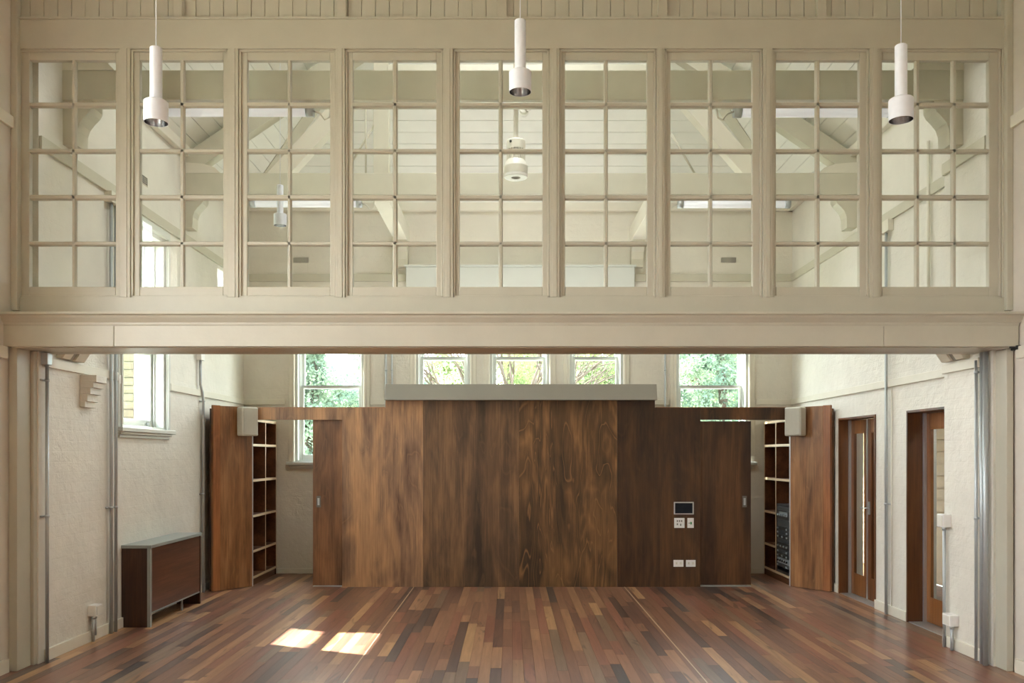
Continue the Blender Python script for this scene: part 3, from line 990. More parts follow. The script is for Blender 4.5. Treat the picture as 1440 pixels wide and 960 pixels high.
put('floor_verandah', MB().box(4.10, 5.30, 6.4, 14.3, -0.10, -0.012), M['timber_dark'], label='boarded floor outside the glazed doors', cat='floor', kind='structure')
put('verandah_light_baffle', MB().box(4.10, 5.36, 6.4, 14.3, 2.70, 2.80).box(4.10, 5.36, 6.32, 6.38, -0.3, 2.4), M['ceiling'], label='unseen roof and end baffle added to dim the space behind the glazed doors', cat='roof', kind='structure')

# ------------------------------------------------------------------ plywood dividing wall
YF = 10.38
fx = lambda px: wx(px, YF)
fz = lambda py: wz(py, YF)
ZH = fz(573)
dw = put('wall_plywood', MB().box(fx(481) + 0.01, fx(985) - 0.01, YF + 0.02, YF + 0.10, 0.0, ZH - 0.01)
         .box(fx(542) + 0.01, fx(921) - 0.01, YF + 0.02, YF + 0.10, ZH - 0.02, fz(563)),
         M['ply_d'], label='dark plywood dividing wall in the middle of the room', cat='wall', kind='structure')


def ply(px0, px1, z0, z1, mat):
    return put('plywood_panel', MB().box(fx(px0) + 0.0012, fx(px1) - 0.0012, YF, YF + 0.02, z0, z1), mat, dw, bevel=0.0012, seg=1)


M['ply_e'] = veneer('plywood_deep', lin(40, 25, 15), lin(66, 42, 24), lin(96, 64, 36), 6.7, 0.9, tan=0.2)  # right end sheet: deep veneer tone, partly shade painted into the colour
# left wide panel is one sheet with a stepped top
pa = MB().prism([(fx(481) + .0012, 0.0), (fx(595) - .0012, 0.0), (fx(595) - .0012, fz(562)), (fx(542), fz(562)), (fx(542), ZH), (fx(481) + .0012, ZH)][::-1], YF, YF + 0.02, 'y')
put('plywood_panel', pa, M['ply_a'], dw)
ply(595, 730, 0, fz(562), M['ply_b'])
ply(730, 868, 0, fz(562), M['ply_c'])
pd = MB().prism([(fx(868) + .0012, 0.0), (fx(985) - .0012, 0.0), (fx(985) - .0012, ZH), (fx(921), ZH), (fx(921), fz(562)), (fx(868) + .0012, fz(562))][::-1], YF, YF + 0.02, 'y')
put('plywood_panel', pd, M['ply_e'], dw)
# header fascia over both doorways
put('header_fascia', MB().box(fx(355), fx(481), YF, YF + 0.07, fz(590), ZH), M['ply_a'], dw, bevel=0.002)
put('header_fascia', MB().box(fx(985), fx(1115), YF, YF + 0.07, fz(590), ZH), M['ply_d'], dw, bevel=0.002)
put('top_capping', MB().box(fx(355), fx(541), YF - 0.001, YF + 0.09, ZH, ZH + 0.006).box(fx(922), fx(1115), YF - 0.001, YF + 0.09, ZH, ZH + 0.006), M['edge'], dw)

lt = thing('light_trough', (fx(732), 10.45, fz(563)), 'long grey painted trough capping the plywood wall', 'trough')
zt0, zt1 = fz(563) + 0.001, wz(540, 10.29)
xa, xb = wx(540.5, 10.28), wx(924.5, 10.28)
put('front_board', MB().hexa([(xa, 10.28, zt0), (xb, 10.28, zt0), (xb, 10.30, zt0), (xa, 10.30, zt0),
                              (xa + 0.012, 10.285, zt1), (xb - 0.008, 10.285, zt1), (xb - 0.008, 10.305, zt1), (xa + 0.012, 10.305, zt1)]), M['greypaint'], lt, bevel=0.002)
put('back_board', MB().box(xa + 0.012, xb - 0.008, 10.60, 10.62, zt0, zt1), M['greypaint'], lt)
put('base_board', MB().box(xa + 0.006, xb - 0.006, 10.30, 10.60, zt0, zt0 + 0.02), M['greypaint'], lt)
for u in (xa + 0.010, xb - 0.028):
    put('end_board', MB().box(u, u + 0.018, 10.305, 10.60, zt0 + 0.02, zt1), M['greypaint'], lt)
put('light_strip', MB().box(-1.45, 1.69, 10.37, 10.53, zt0 + 0.02, 2.332), M['white'], lt)


def slider(name, px0, px1, yd, mat, pull_px, label):
    d = thing(name, ((fx(px0) + fx(px1)) / 2, yd, 0), label, 'door', kind='structure')
    put('leaf', MB().box(wx(px0, yd), wx(px1, yd), yd, yd + 0.035, 0.012 if mat is M['ply_door'] else 0.02, 2.06 if mat is M['ply_door'] else 2.016), mat, d, bevel=0.002)
    p = wx(pull_px, yd)
    pl_ = put('flush_pull', MB().box(p - 0.027, p + 0.027, yd - 0.003, yd + 0.001, wz(713, yd), wz(697, yd)), M['pull'], d, bevel=0.001, label='narrow metal flush pull')
    put('recess', MB().box(p - 0.012, p + 0.012, yd - 0.0042, yd - 0.002, wz(710, yd), wz(700, yd)), M['steel'], pl_)
    put('floor_track', MB().box(wx(px0, yd), wx(px1, yd), yd - 0.01, yd + 0.045, 0.0, 0.006), M['alu'], d, label='pale metal floor track')
    return d


slider('door_3', 440, 483, YF + 0.045, M['ply_door'], 448, 'plywood sliding door half open beside the open bookcase')
slider('door_4', 984, 1056, YF + 0.045, M['ply_door2'], 1047, 'dark plywood sliding door beside the equipment rack')

# controls on the plywood wall
ts = thing('touch_screen', (fx(961), YF, fz(723)), 'dark wall touch screen in a silver frame on the plywood', 'screen')
put('bezel', MB().box(fx(947.5), fx(975.5), YF - 0.014, YF - 0.0005, fz(723), fz(705.5)), M['alu'], ts, bevel=0.003)
put('display', MB().box(fx(949), fx(973.5), YF - 0.0155, YF - 0.012, fz(721.5), fz(707)), M['screen'], ts, label='black glossy screen')


def plate(name, px0, px1, py0, py1, label, cat, marks, group=None):
    t = thing(name, ((fx(px0) + fx(px1)) / 2, YF, fz(py1)), label, cat, group)
    put('plate', MB().box(fx(px0), fx(px1), YF - 0.009, YF - 0.0005, fz(py1), fz(py0)), M['white'], t, bevel=0.002)
    for nm, (a, b, c, d), m in marks:
        put(nm, MB().box(fx(a), fx(b), YF - 0.0125, YF - 0.008, fz(d), fz(c)), m, t, bevel=0.0008)
    return t


M['mark'] = plain('grey_mark', lin(120, 118, 110), 0.5)
M['green'] = plain('green_mark', lin(60, 140, 84), 0.5)
plate('switch_plate', 948, 962.5, 728, 742, 'square white switch plate under the touch screen', 'switch',
      [('rocker', (951.5, 953.2, 731, 733.5), M['mark']), ('rocker', (954.5, 956.2, 731, 733.5), M['mark']), ('rocker', (951.5, 953.2, 735.5, 738), M['mark']),
       ('rocker', (957.5, 959.2, 731, 733.5), M['mark']), ('rocker', (956.2, 957.8, 736, 739), M['mark'])])
plate('switch_plate', 966.5, 975.5, 728, 742, 'narrow white switch plate with a green mark', 'switch',
      [('indicator', (970.4, 972.6, 733.5, 737), M['green']), ('rocker', (968.2, 969.6, 734.5, 736), M['mark'])])
for a, b, lb in ((947, 961, 'low white power outlet under the square switch plate'), (964.5, 978, 'low white power outlet under the narrow switch plate')):
    c = (a + b) / 2
    plate('power_outlet', a, b, 787, 796.5, lb, 'outlet', [('socket_face', (c - 4.4, c - 1.4, 789.8, 793.4), M['offwhite']), ('socket_face', (c + 1.4, c + 4.4, 789.8, 793.4), M['offwhite']),
                                                      ('pin_slot', (c - 3.3, c - 2.6, 790.6, 792.4), M['mark']), ('pin_slot', (c + 2.6, c + 3.3, 790.6, 792.4), M['mark'])], 'low power outlets on the plywood')

# ------------------------------------------------------------------ bookcases with angled end panels
SH = [0.085, 0.405, 0.838, 1.275, 1.711, 2.02]


def bookcase(name, face, wallx, sgn, label, panel_mat, strip_mat):
    """face: x of the open front (towards the doorway); sgn +1 when the front faces +x"""
    y0, y1 = 10.43, 11.50
    b = thing(name, (face - sgn * 0.2, (y0 + y1) / 2, 0), label, 'bookcase')
    depth = 0.33
    back = face - sgn * depth
    def bx(a, c, *r): return MB().box(min(a, c), max(a, c), *r)
    put('back_panel', bx(back, back + sgn * 0.012, y0, y1, 0, 2.05), M['ply_d'], b)
    mid = (y0 + y1) / 2 + 0.02
    for yy in (y0, mid, y1 - 0.022):
        u = put('upright', bx(back, face - sgn * 0.004, yy, yy + 0.022, 0.0 if yy != mid else SH[0] + 0.03, 2.05), M['shelf'], b)
        put('lipping', bx(face - sgn * 0.004, face, yy, yy + 0.022, SH[0] if yy != y0 else 0.0, 2.05), M['lip'], u, label='pale edge')
    for k, z in enumerate(SH):
        for a, c in ((y0 + 0.022, mid), (mid + 0.022, y1 - 0.022)):
            if sgn < 0 and a < mid and k in (1, 2): continue
            s = put('shelf', bx(back + sgn * 0.012, face - sgn * 0.004, a, c, z, z + 0.03), M['shelf'], b)
            put('lipping', bx(face - sgn * 0.004, face, a, c, z, z + 0.03), M['lip'], s, label='pale edge')
    put('plinth', bx(back, face - sgn * 0.015, y0 + 0.022, y1 - 0.022, 0, SH[0]), M['shelf'], b)
    # angled panel from the bookcase's front corner to the wall side, standing clear of the wall
    p = Vector((face - sgn * 0.0, y0 - 0.003, 0)); q = Vector((face - sgn * 0.328, 10.0, 0))
    d = (q - p).normalized(); n = Vector((d.y, -d.x, 0)) * (1 if sgn > 0 else -1)
    if n.dot(Vector((sgn, -1, 0))) < 0: n = -n
    L = (q - p).length
    def slab(s0, s1, t0, t1, z0, z1):
        c = [p + d * s0 + n * t0, p + d * s1 + n * t0, p + d * s1 + n * t1, p + d * s0 + n * t1]
        return MB().hexa([(v.x, v.y, z0) for v in c] + [(v.x, v.y, z1) for v in c])
    put('angled_panel', slab(0.004, L - 0.095, -0.025, 0.0, 0.004, 2.185), panel_mat, b, bevel=0.0015)
    put('edge_board', slab(L - 0.094, L, -0.04, -0.001, 0.004, 2.19), strip_mat, b, bevel=0.002, label='redder narrow board')
    put('corner_trim', slab(-0.012, 0.003, -0.012, 0.001, 0.0, 2.185), M['alu'], b)
    e = q - n * 0.04
    put('side_return', MB().box(min(e.x, e.x - sgn * 0.02), max(e.x, e.x - sgn * 0.02), e.y, y1, 0.004, 2.15), M['ply_d'], b)
    put('carcass_top', MB().prism([(p.x, p.y + 0.02), (back, y1), (e.x, y1), (e.x, e.y + 0.02)] if sgn < 0 else
                                  [(e.x, e.y + 0.02), (e.x, y1), (back, y1), (p.x, p.y + 0.02)], 2.05, 2.07, 'z'), M['ply_d'], b)
    return p, d, n


pL = bookcase('bookcase', -3.155, XL, 1, 'empty bookcase with angled plywood end, beside the half open sliding door', M['ply_end'], M['edge'])
pR = bookcase('bookcase', 3.416, XR, -1, 'bookcase with angled plywood end, holding the black equipment rack', M['ply_end'], M['edge'])


def speaker(pdn, label):
    p, d, n = pdn
    s0, s1 = 0.02, 0.245
    z0, z1 = wz(613, 10.3), wz(572.5, 10.3)
    c = p + d * ((s0 + s1) / 2)
    t = thing('wall_speaker', (c.x, c.y, z0), label, 'speaker', 'speakers on the angled cabinet panels')
    def slab(a0, a1, t0, t1, za, zb):
        q = [p + d * a0 + n * t0, p + d * a1 + n * t0, p + d * a1 + n * t1, p + d * a0 + n * t1]
        return MB().hexa([(v.x, v.y, za) for v in q] + [(v.x, v.y, zb) for v in q])
    put('cabinet', slab(s0, s1, 0.03, 0.15, z0, z1), M['speakerbox'], t, bevel=0.018, seg=3)
    put('grille', slab(s0 + 0.012, s1 - 0.012, 0.14, 0.155, z0 + 0.012, z1 - 0.012), M['speaker'], t, bevel=0.01, seg=2)
    put('wall_bracket', slab((s0 + s1) / 2 - 0.03, (s0 + s1) / 2 + 0.03, 0.0, 0.035, z0 + 0.1, z1 - 0.1), M['offwhite'], t)


speaker(pL, 'off-white speaker on the angled panel of the empty bookcase')
speaker(pR, 'off-white speaker on the angled panel beside the rack bookcase')

# equipment rack in the right bookcase
rx0, rx1, ry0, ry1 = 3.416 + 0.005, 3.416 + 0.30, 10.455, 10.965
rk = thing('equipment_rack', (3.55, 10.71, 0.115), 'black audio equipment rack on the bottom shelf of the bookcase', 'rack')
rz0, rz1 = 0.118, 0.985
put('frame', MB().box(rx0, rx1, ry0, ry0 + 0.025, rz0, rz1).box(rx0, rx1, ry1 - 0.025, ry1, rz0, rz1).box(rx0, rx1, ry0 + .025, ry1 - .025, rz1 - 0.03, rz1)
    .box(rx0, rx1, ry0 + .025, ry1 - .025, rz0, rz0 + 0.03).box(rx1 - 0.01, rx1, ry0 + .025, ry1 - .025, rz0 + .03, rz1 - .03), M['black'], rk, bevel=0.003)
M['rackgrey'] = plain('rack_face_grey', lin(58, 62, 66), 0.35, 0.3)
M['racksilver'] = plain('rack_face_silver', lin(150, 160, 165), 0.3, 0.5)
M['rackblack'] = plain('rack_face_black', lin(22, 23, 25), 0.3)
zz = rz1 - 0.035
for h, mt, nk in ((0.045, 'rackgrey', 0), (0.115, 'rackblack', 5), (0.085, 'rackgrey', 0), (0.05, 'rackblack', 2), (0.055, 'rackgrey', 2), (0.05, 'rackblack', 3),
                  (0.05, 'rackgrey', 0), (0.085, 'rackblack', 4), (0.05, 'rackgrey', 2), (0.055, 'rackblack', 3), (0.075, 'racksilver', 5), (0.045, 'rackgrey', 2)):
    u = put('module', MB().box(rx0 - 0.006, rx0 + 0.2, ry0 + 0.026, ry1 - 0.026, zz - h + 0.003, zz), M[mt], rk, bevel=0.002, seg=1)
    for k in range(nk):
        yy = ry0 + 0.09 + k * (0.34 / max(1, nk - 1))
        put('knob', MB().tube([(rx0 - 0.006, yy, zz - h / 2), (rx0 - 0.02, yy, zz - h / 2)], 0.012, 10), M['racksilver'] if mt != 'racksilver' else M['black'], u)
    if mt == 'rackblack' and h > 0.1:
        put('display', MB().box(rx0 - 0.0085, rx0 - 0.005, ry0 + 0.08, ry1 - 0.12, zz - 0.045, zz - 0.015), M['racksilver'], u)
    zz -= h

# ------------------------------------------------------------------ heater cover on the left
hc = thing('heater_cover', (-3.48, 8.58, 0), 'low brown veneered heater cover with grey top against the brick wall', 'heater cover')
hx0, hx1, hy0, hy1 = XL + 0.003, -3.35, 7.934, 9.23
put('end_panel', MB().box(hx0, hx1 - 0.03, hy0, hy0 + 0.022, 0, 0.735), M['heater_side'], hc, bevel=0.0015)
put('end_panel', MB().box(hx0, hx1, hy1 - 0.03, hy1, 0, 0.735), M['heater_side'], hc, bevel=0.0015)
put('corner_upright', MB().box(hx1 - 0.03, hx1, hy0, hy0 + 0.035, 0, 0.735), M['greymetal'], hc, bevel=0.002)
put('front_panel', MB().box(hx1 - 0.024, hx1 - 0.004, hy0 + 0.036, hy1 - 0.031, 0.135, 0.733), M['heater_front'], hc, bevel=0.0015)
put('bottom_edge', MB().box(hx1 - 0.026, hx1 - 0.002, hy0 + 0.036, hy1 - 0.031, 0.122, 0.134), M['greymetal'], hc)
put('top_slab', MB().box(hx0, hx1 + 0.012, hy0 - 0.012, hy1 + 0.012, 0.735, 0.765), M['greymetal'], hc, bevel=0.002)
put('foot', MB().box(hx1 - 0.05, hx1 - 0.035, 8.80, 8.815, 0, 0.122), M['steel'], hc)
put('heater_body', MB().box(hx0 + 0.06, hx1 - 0.08, hy0 + 0.12, hy1 - 0.14, 0.12, 0.62), M['black'], hc)

# ------------------------------------------------------------------ pipes, boxes, sockets
ST = M['steel']


def conduit(label, pts, r, clamps=(), wall_n=(1, 0, 0), base=None):
    c = thing('conduit', pts[-1] if base is None else base, label, 'conduit')
    put('pipe', MB().tube(pts, r, 12), ST, c)
    n = Vector(wall_n)
    for cz in clamps:
        p = Vector((pts[-1][0], pts[-1][1], cz))
        w = p - n * (r + 0.012)
        m = MB().tube([p + Vector((0, 0, -0.01)), p + Vector((0, 0, 0.01))], r + 0.004, 12)
        m.tube([(w.x, w.y - 0.045, cz), (w.x, w.y + 0.035, cz)], 0.008, 8)
        m.tube([w, p], 0.007, 8)
        put('clamp', m, ST, c)
    return c


for _px, _rr, _lb in ((543, 0.016, 'grey conduit on the end wall beside the left end of the grey trough'), (551.5, 0.012, 'thinner grey conduit on the end wall, nearer the first small window'),
                      (935, 0.011, 'thin grey conduit on the end wall beside the right end of the grey trough')):
    _c = thing('conduit', (wx(_px, 11.54), 11.54, 0), _lb, 'conduit')
    put('pipe', MB().tube([(wx(_px, 11.54), YB - 0.05, 3.85), (wx(_px, 11.54), YB - 0.05, 0.0)], _rr, 12), ST, _c)
    put('clamp', MB().tube([(wx(_px, 11.54), YB - 0.05, 2.74), (wx(_px, 11.54), YB - 0.05, 2.76)], _rr + 0.004, 12).box(wx(_px, 11.54) - 0.004, wx(_px, 11.54) + 0.004, YB - 0.05, YB - 0.001, 2.745, 2.755), ST, _c)
r = 0.0135
xl = XL + 0.035
c1 = conduit('thin steel conduit on the left wall nearest the post', [(xl, 6.60, 2.33), (xl, 6.60, 0.0)], r, (2.18, 1.13))
put('top_box', MB().box(XL + 0.002, xl + 0.02, 6.57, 6.64, 2.30, 2.39), ST, c1, bevel=0.004, label='small metal box')
c2 = conduit('steel conduit of the double run, on the side nearer the post', [(xl, 7.66, 3.86), (xl, 7.66, 0.0)], r + .001, (1.13,))
c3 = conduit('steel conduit of the double run, on the side nearer the window', [(xl, 7.75, 3.86), (xl, 7.75, 0.0)], r + .001, (1.13,))
put('junction_box', MB().box(XL + 0.001, XL + 0.07, 7.60, 7.81, 3.862, 3.96), M['rail'], base=(XL, 7.7, 3.862), label='small box above the double conduits on the window wall', cat='junction box', bevel=0.004)
c4 = conduit('bent steel conduit dropping down the wall by the angled cabinet',
             [(XL + 0.03, 9.88, 2.70), (XL + 0.03, 9.88, 2.42), (XL + 0.035, 9.93, 2.33), (XL + 0.035, 9.96, 2.20), (XL + 0.035, 9.96, 0.0)], 0.015, (2.23, 1.15))
put('junction_box', MB().box(XL + 0.001, XL + 0.06, 9.82, 9.94, 2.70, 2.84), M['white'], base=(XL, 9.88, 2.70), label='white box at the top of the bent conduit', cat='junction box', bevel=0.004)
put('junction_box', MB().box(XL + 0.001, XL + 0.03, 7.83, 7.87, 2.26, 2.34), M['white'], base=(XL, 7.85, 2.26), label='tiny white box beside the double conduits', cat='junction box', bevel=0.003)

xr = XR - 0.035
c5 = conduit('long steel conduit between the two glazed doors', [(xr, 8.60, 3.84), (xr, 8.60, 0.0)], 0.015, (1.11,), (-1, 0, 0))
put('junction_box', MB().box(XR - 0.06, XR - 0.001, 8.50, 8.70, 3.842, 3.96), M['rail'], base=(XR, 8.6, 3.842), label='small box high on the door wall above the long conduit', cat='junction box', bevel=0.004)
put('cable', MB().tube([(XR - 0.012, 8.53, 2.35), (XR - 0.012, 8.53, 0.0)], 0.006, 8), M['rail'], base=(XR - 0.012, 8.53, 0), label='thin painted cable beside the long conduit', cat='cable')
put('cable', MB().tube([(XR - 0.03, 7.74, 4.45), (XR - 0.03, 7.74, 2.75)], 0.015, 10), M['rail'], base=(XR - 0.03, 7.74, 2.75), label='painted pipe above the nearer glazed door, seen through the widest panel', cat='pipe')
xp = XRP - 0.035
conduit('thinnest steel conduit of three on the white pier', [(xp + 0.008, 6.66, 2.34), (xp + 0.008, 6.66, 0.0)], 0.012, (2.25, 1.11), (-1, 0, 0))
conduit('middle steel conduit of three on the white pier', [(xp, 6.565, 2.39), (xp, 6.565, 0.0)], 0.0155, (), (-1, 0, 0))
conduit('thickest steel conduit of three, next to the right post', [(xp - 0.005, 6.505, 2.388), (xp - 0.005, 6.505, 0.0)], 0.020, (), (-1, 0, 0))


def box_socket(label, x0, x1, y0, y1, z0, z1, pipes, cat='outlet'):
    t = thing('wall_socket', ((x0 + x1) / 2, (y0 + y1) / 2, z0), label, cat)
    put('box', MB().box(x0, x1, y0, y1, z0, z1), M['white'], t, bevel=0.006)
    inner = x1 if x0 < 0 else x0
    s = 1 if x0 < 0 else -1
    put('socket_face', MB().box(inner, inner + s * 0.004, y0 + 0.012, y1 - 0.012, z0 + 0.012, z1 - 0.012), M['offwhite'], t, bevel=0.001)
    for (px_, py_, z_) in pipes:
        put('drop_pipe', MB().tube([(px_, py_, z0 + 0.002), (px_, py_, z_)], 0.0125, 10), ST, t)
        put('gland', MB().tube([(px_, py_, z0 + 0.001), (px_, py_, z0 - 0.025)], 0.0165, 10), ST, t)
    return t


box_socket('white socket box low on the left wall near the conduits', XL + 0.001, XL + 0.075, 7.30, 7.41, 0.22, 0.315, [(XL + 0.035, 7.33, 0.0), (XL + 0.035, 7.365, 0.05)])
box_socket('white switch box on the pier at door handle height', XRP - 0.07, XRP - 0.001, 7.08, 7.19, 1.0, 1.11, [(XRP - 0.035, 7.135, 0.0)], 'switch')
box_socket('white socket box low on the white pier', XRP - 0.075, XRP - 0.001, 6.96, 7.09, 0.20, 0.295, [(XRP - 0.04, 7.0, 0.0)])

# stepped brick corbel and the small angled boxes under the beam
cb = thing('brick_corbel', (XL, 7.2, 2.0), 'stepped cream corbel under the picture rail on the left wall', 'corbel')
for k, (d, a, b) in enumerate(((0.045, 2.005, 2.055), (0.065, 2.055, 2.115), (0.09, 2.115, 2.17), (0.115, 2.17, 2.215), (0.14, 2.215, 2.275))):
    put('corbel_course', MB().box(XL + 0.001, XL + d, 7.17, 7.36, a, b - 0.0005), M['wall_x'], cb, bevel=0.003)
for X, s, lb in ((XL, 1, 'left wall'), (XRP, -1, 'white pier')):
    t = thing('wall_bracket', (X, 6.95, 2.375), f'angled cream box above the picture rail on the {lb}', 'bracket')
    y0, y1 = 6.80, 7.15
    pr = [(X, 2.375), (X + s * 0.05, 2.375), (X + s * 0.11, 2.46), (X + s * 0.13, 2.85), (X, 2.85)]
    put('side', MB().prism(pr if s > 0 else pr[::-1], y0, y0 + 0.12, 'y'), M['rail'], t, bevel=0.003)
    put('spacer', MB().prism([(u - s * 0.02 if abs(u - X) > 0.01 else u, v) for u, v in (pr if s > 0 else pr[::-1])], y0 + 0.12, y0 + 0.20, 'y'), M['greypaint'], t, bevel=0.003)
    put('side', MB().prism(pr if s > 0 else pr[::-1], y0 + 0.20, y1, 'y'), M['rail'], t, bevel=0.003)

# ------------------------------------------------------------------ lamps
def pendant(x, y, zb, label, wire_top, group):
    """slim tube over a wider drum with a bright reflector inside, on a wire"""
    t = thing('pendant_lamp', (x, y, zb), label, 'lamp', group)
    R, H, r_ = 0.060, 0.110, 0.0300
    put('drum', MB().lathe((x, y, zb), [(R - 0.003, 0.0), (R, 0.0), (R, H - 0.006), (R - 0.006, H), (r_, H)], 40), M['lampwhite'], t)
    put('reflector', MB().lathe((x, y, zb), [(R - 0.003, 0.0), (R - 0.006, 0.04), (0.045, 0.075), (0.02, 0.095), (0.0, 0.097)], 40), M['reflector'], t, label='bright metal reflector')
    put('tube', MB().lathe((x, y, zb), [(r_, H - 0.001), (r_, 0.379), (r_ - 0.004, 0.383), (0.003, 0.383), (0.0, 0.383)], 32), M['lampwhite'], t)
    put('wire', MB().tube([(x, y, zb + 0.383), (x, y, wire_top)], 0.0024, 6), M['lampwhite'], t)
    put('ceiling_cup', MB().tube([(x, y, wire_top - 0.03), (x, y, wire_top)], 0.04, 16), M['lampwhite'], t)
    return t


PG = 'slim white pendant lamps'
YL = 4.36
pendant(wx(219.5, YL), YL, wz(172.5, YL), 'slim white hanging lamp in front of the second paned panel', 5.6, PG)
pendant(wx(731.5, YL + .2), YL + .2, wz(129.5, YL + .2), 'slim white hanging lamp in the middle, hung highest', 5.6, PG)
pendant(wx(1267, YL), YL, wz(169, YL), 'slim white hanging lamp in front of the fifteen-pane panel', 5.6, PG)
pendant(wx(394, 8.1), 8.1, wz(317, 8.1), 'slim white hanging lamp behind the panes, in the back room', ZP + PITCH * (wx(394, 8.1) - XL) - 0.012, PG)


def tube_light(x0, x1, y, z, rr, label, ear):
    t = thing('fluorescent_light', ((x0 + x1) / 2, y, z - rr), label, 'light', 'tubular fluorescent lights under the roof beams')
    put('tube', MB().tube([(x0 + 0.06, y, z), (x1 - 0.06, y, z)], rr, 20), M['lamptube'], t)
    for a, b in ((x0, x0 + 0.06), (x1 - 0.06, x1)):
        put('end_cap', MB().tube([(a, y, z), (b, y, z)], rr + 0.004, 20), M['steel'], t)
    for a in (x0 + 0.22, x1 - 0.22):
        put('hanger', MB().box(a - 0.015, a + 0.015, y - 0.01, y + 0.01, z + rr - 0.004, ZT0 + 0.03), M['lampwhite'], t)
    s = 1 if ear > 0 else -1
    e = x1 if ear > 0 else x0
    put('flex', MB().tube([(e, y, z), (e + s * 0.05, y, z - 0.02), (e + s * 0.09, y, z - 0.07), (e + s * 0.13, y, z - 0.05), (e + s * 0.14, y, z + 0.03), (e + s * 0.13, y, ZT0 + 0.02)], 0.007, 8), M['offwhite'], t)
    put('connection_cup', MB().tube([(e + s * 0.13, y, z + 0.02), (e + s * 0.13, y, ZT0 + 0.03)], 0.026, 14), M['offwhite'], t)


tube_light(wx(212, 6.98), wx(441, 6.98), 6.98, wz(156, 6.98), 0.045, 'tubular fluorescent light under the nearer beam, behind the second and third panels', 1)
tube_light(wx(1032, 6.98), wx(1258, 6.98), 6.98, wz(157, 6.98), 0.045, 'tubular fluorescent light under the nearer beam, behind the eighth panel', -1)
tube_light(wx(352, 9.48), wx(509, 9.48), 9.48, wz(286, 9.48), 0.042, 'tubular fluorescent light under the farther beam, near the back lamp', 1)
tube_light(wx(953, 9.48), wx(1111, 9.48), 9.48, wz(287, 9.48), 0.042, 'tubular fluorescent light under the farther beam, behind the seventh panel', -1)

yy = 8.4
hb = thing('high_bay_lamp', (wx(725.5, yy), yy, wz(250, yy)), 'ribbed white lamp on a pole behind the middle panel', 'lamp')
cx = wx(725.5, yy); z0 = wz(250, yy)
put('pole', MB().tube([(cx, yy, z0 + 0.35), (cx, yy, 7.1)], 0.023, 16), M['offwhite'], hb)
put('housing', MB().lathe((cx, yy, z0), [(0.088, 0.27), (0.092, 0.275), (0.092, 0.355), (0.085, 0.365), (0.0, 0.366)], 32), M['offwhite'], hb)
fins = MB()
for k in range(20):
    q = 2 * math.pi * k / 20
    f = MB().box(0.06, 0.092, -0.006, 0.006, z0 + 0.17, z0 + 0.275)
    f.turn((0, 0), q)
    n = len(fins.v); fins.v += [(x_ + cx, y_ + yy, z_) for x_, y_, z_ in f.v]
    fins.f += [tuple(n + i for i in g) for g in f.f]; fins.s += f.s; fins.c += f.c
put('cooling_fins', fins, M['offwhite'], hb)
put('core', MB().lathe((cx, yy, z0), [(0.076, 0.14), (0.076, 0.27)], 32), M['offwhite'], hb)
put('head', MB().lathe((cx, yy, z0), [(0.116, 0.03), (0.118, 0.105), (0.10, 0.15), (0.085, 0.175), (0.06, 0.175)], 36), M['offwhite'], hb)
put('rim', MB().lathe((cx, yy, z0), [(0.045, 0.001), (0.112, 0.0), (0.116, 0.005), (0.116, 0.028), (0.10, 0.03)], 36), M['white'], hb)
put('lens', MB().lathe((cx, yy, z0), [(0.045, 0.0012), (0.03, 0.012), (0.0, 0.014)], 28), M['greypaint'], hb)
put('screw', MB().tube([(cx - 0.052, yy - 0.09, z0 + 0.33), (cx - 0.053, yy - 0.076, z0 + 0.33)], 0.012, 12), M['black'], hb)
cm = thing('ceiling_sensor', (wx(740, 9.3), 9.3, 5.80), 'small white sensor behind the pole of the ribbed lamp', 'sensor')
put('base', MB().tube([(wx(737, 9.3), 9.42, wz(152, 9.3)), (wx(737, 9.3), 9.28, wz(153, 9.3))], 0.05, 16), M['offwhite'], cm)
put('eye', MB().tube([(wx(740, 9.3), 9.3, wz(151, 9.3)), (wx(744, 9.3), 9.22, wz(155, 9.3))], 0.036, 14), M['white'], cm)
put('arm', MB().tube([(wx(738, 9.3), 9.36, wz(150, 9.3)), (wx(738, 9.3), 9.45, 5.82)], 0.015, 10), M['offwhite'], cm)

# ------------------------------------------------------------------ outdoors
put('ground', MB().box(-60, 60, -30, 90, -0.6, -0.3), M['grass'], label='lawn outside the windows', cat='lawn', kind='structure')
bp = put('wall_buttress', MB().box(-5.0, -4.07, 9.23, 9.7, -0.3, 4.2), M['mortar'], label='cream brick buttress seen through the left window', cat='wall', kind='structure')
bk0 = None
for rI in range(30):
    z = 1.5 + rI * 0.086
    if z > 4.1: break
    off_ = 0 if rI % 2 else -0.12
    for cI in range(-1, 5):
        a, b = -4.07 - (cI + 1) * 0.24 + 0.005 - off_ - 0.12, -4.07 - cI * 0.24 - 0.005 - off_ - 0.12
        a, b = max(a, -5.0), min(b, -4.068)
        if b - a < 0.03: continue
        dy = random.uniform(0, 0.006)
        put('brick', MB().box(a, b, 9.212 + dy, 9.235, z, z + 0.074), M['brick'], bp)


